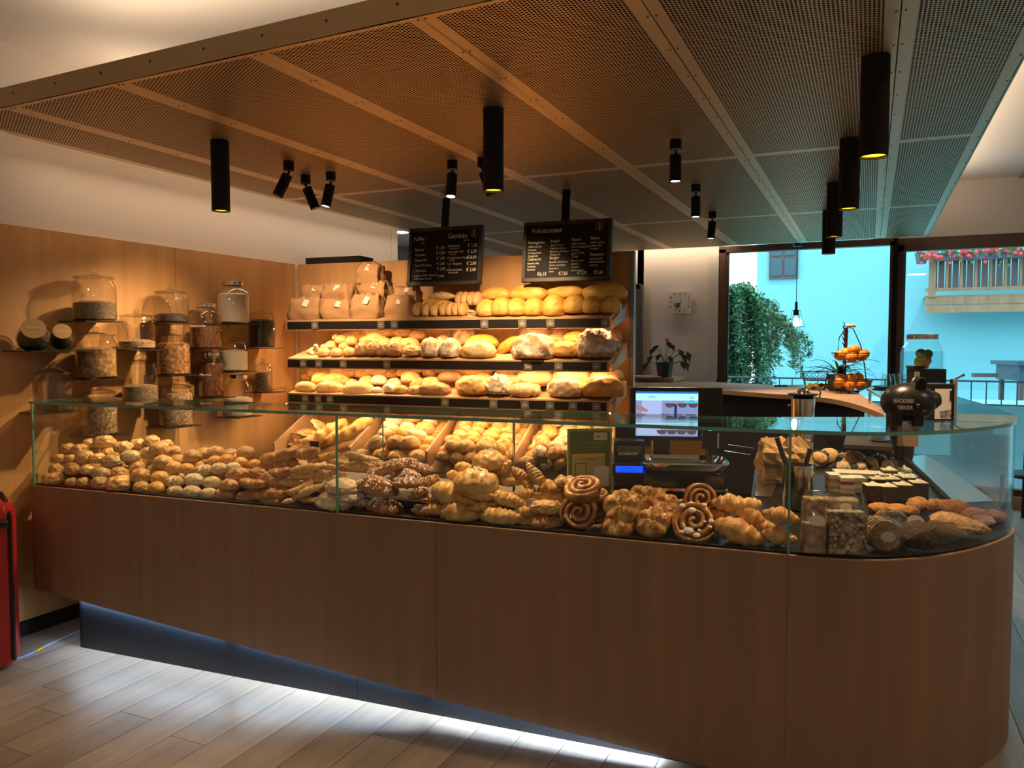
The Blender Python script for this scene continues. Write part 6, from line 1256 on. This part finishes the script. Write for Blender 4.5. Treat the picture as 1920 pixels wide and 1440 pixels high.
# ------------------------------------------------------------ things on the floor
P2 = AZ(-8, 1262, 0); t = thing('red_trolley', 'glossy red rounded case with black piping at the foot of the wood wall', 'case', tuple(P2+Vector((-.21, -.06, 0))), R(62))
hh = .83; pr = rrect(.52, .34, .06); b = B(); n_ = len(pr); vs = []
for s_, z_ in ((.90, .02), (1, .06), (1.0, hh-.05), (.94, hh-.012), (.80, hh)): vs += [(x_*s_, y_*s_, z_) for x_, y_ in pr]
b.add(vs, [(j*n_+i, j*n_+(i+1) % n_, (j+1)*n_+(i+1) % n_, (j+1)*n_+i) for j in range(4) for i in range(n_)]+[tuple(range(n_))[::-1], tuple(4*n_+i for i in range(n_))]); b.build('shell', 'red_shell', t, True)
for x_ in (-.14, .14): B().tube([(x_+.09*(1 if x_ > 0 else -1), -.172, .05), (x_+.09*(1 if x_ > 0 else -1), -.175, .5), (x_+.09*(1 if x_ > 0 else -1), -.172, hh-.06), (x_+.08*(1 if x_ > 0 else -1), -.10, hh+.004), (x_+.08*(1 if x_ > 0 else -1), .12, hh+.004)], .009, 8).build('piping', 'tyre_rubber', t, True)
B().box((.03, -.172, .50), (.22, .004, .46)).build('paper_label', 'white_print', t); B().box((.08, -.1745, .56), (.10, .003, .08)).build('picture', 'black_print', t); B().box((.06, -.1745, .42), (.08, .003, .05)).build('picture', 'yellow', t)
text('lettering', [('LSB', .10, 0, .05)], 'white_print', t, loc=(0, -.175, .80)); B().box((.05, -.20, .74), (.34, .10, .03)).build('ledge', 'black_plastic', t, bevel=.01)
for x_ in (-.16, .16): B().lathe([(.025, -.012), (.025, .012)], 12, M4=Matrix.Translation((x_, 0, .026)) @ Matrix.Rotation(pi/2, 4, 'X')).build('wheel', 'tyre_rubber', t)
pts = [AZ(u, v, .006) for u, v in ((15, 1240), (45, 1231), (75, 1217), (110, 1200), (150, 1183))]
o = B().tube(smoothpts(pts, 4), .0055, 8).build('floor_cable', 'cable_blue', None, True); tag(o, 'pale blue cable running across the floor under the counter', 'cable'); p0, p1 = AZ(68, 1221, .006), AZ(80, 1214.5, .006); B().tube([p0, p1], .0075, 8).build('marker', 'yellow', o)
# chair beyond the curved glass
P2 = AZ(1925, 985, 0); t = thing('metal_chair', 'black bentwood style chair beyond the curved glass by the window', 'chair', (P2.x+.06, P2.y, 0), R(-35))
for sx in (-1, 1):
    B().tube([(sx*.20, -.20, 0), (sx*.19, -.18, .44)], .016, 8).build('leg', 'black_metal', t, True); B().tube([(sx*.22, .24, 0), (sx*.19, .19, .45)], .016, 8).build('leg', 'black_metal', t, True)
B().lathe([(.21, .43), (.22, .45), (.21, .465)], 28).build('seat', 'black_metal', t, True)
B().tube([(.19, .19, .45), (.21, .24, .70), (.17, .27, .88), (0, .29, .95), (-.17, .27, .88), (-.21, .24, .70), (-.19, .19, .45)], .016, 8).build('backrest', 'black_metal', t, True)
B().tube([(.10, .21, .46), (.12, .25, .70), (0, .28, .82), (-.12, .25, .70), (-.10, .21, .46)], .012, 8).build('back_loop', 'black_metal', t, True)
P2 = AY(1700, 846, 6.0)
t = thing('plastic_tub', 'small dark tub with tongs at the back of the far case', 'tub', (AZ(1697, 858, .87).x, AZ(1697, 858, .87).y, .87)); m = mpp(Vector(t.location)); B().lathe([(14*m, 0), (16*m, 24*m), (14*m, 24*m), (13*m, 3*m)], 20).build('body', 'black_plastic', t, True); B().tube([(0, 0, 4*m), (6*m, 0, 30*m)], 1.2*m, 6).build('tongs', 'steel', t)
# thin display riser blocks that carry the rear rows of the piles
for i, (s0, s1, t0_, t1_, z_) in enumerate(((.05, .55, .13, .36, .045), (.60, 1.35, .13, .36, .04), (1.40, 1.88, .13, .36, .05), (1.94, 2.35, .15, .36, .04), (2.38, 2.95, .16, .36, .045))):
    b = B(); b.box(((s0+s1)/2, (t0_+t1_)/2, .858+z_/2), (s1-s0, t1_-t0_, z_)); o = b.build('display_riser', 'black_matt', loc=CL, rot=(0, 0, AC)); tag(o, f'low black riser hidden under the pastry piles, {ORD[i]} from the jar wall', 'riser')
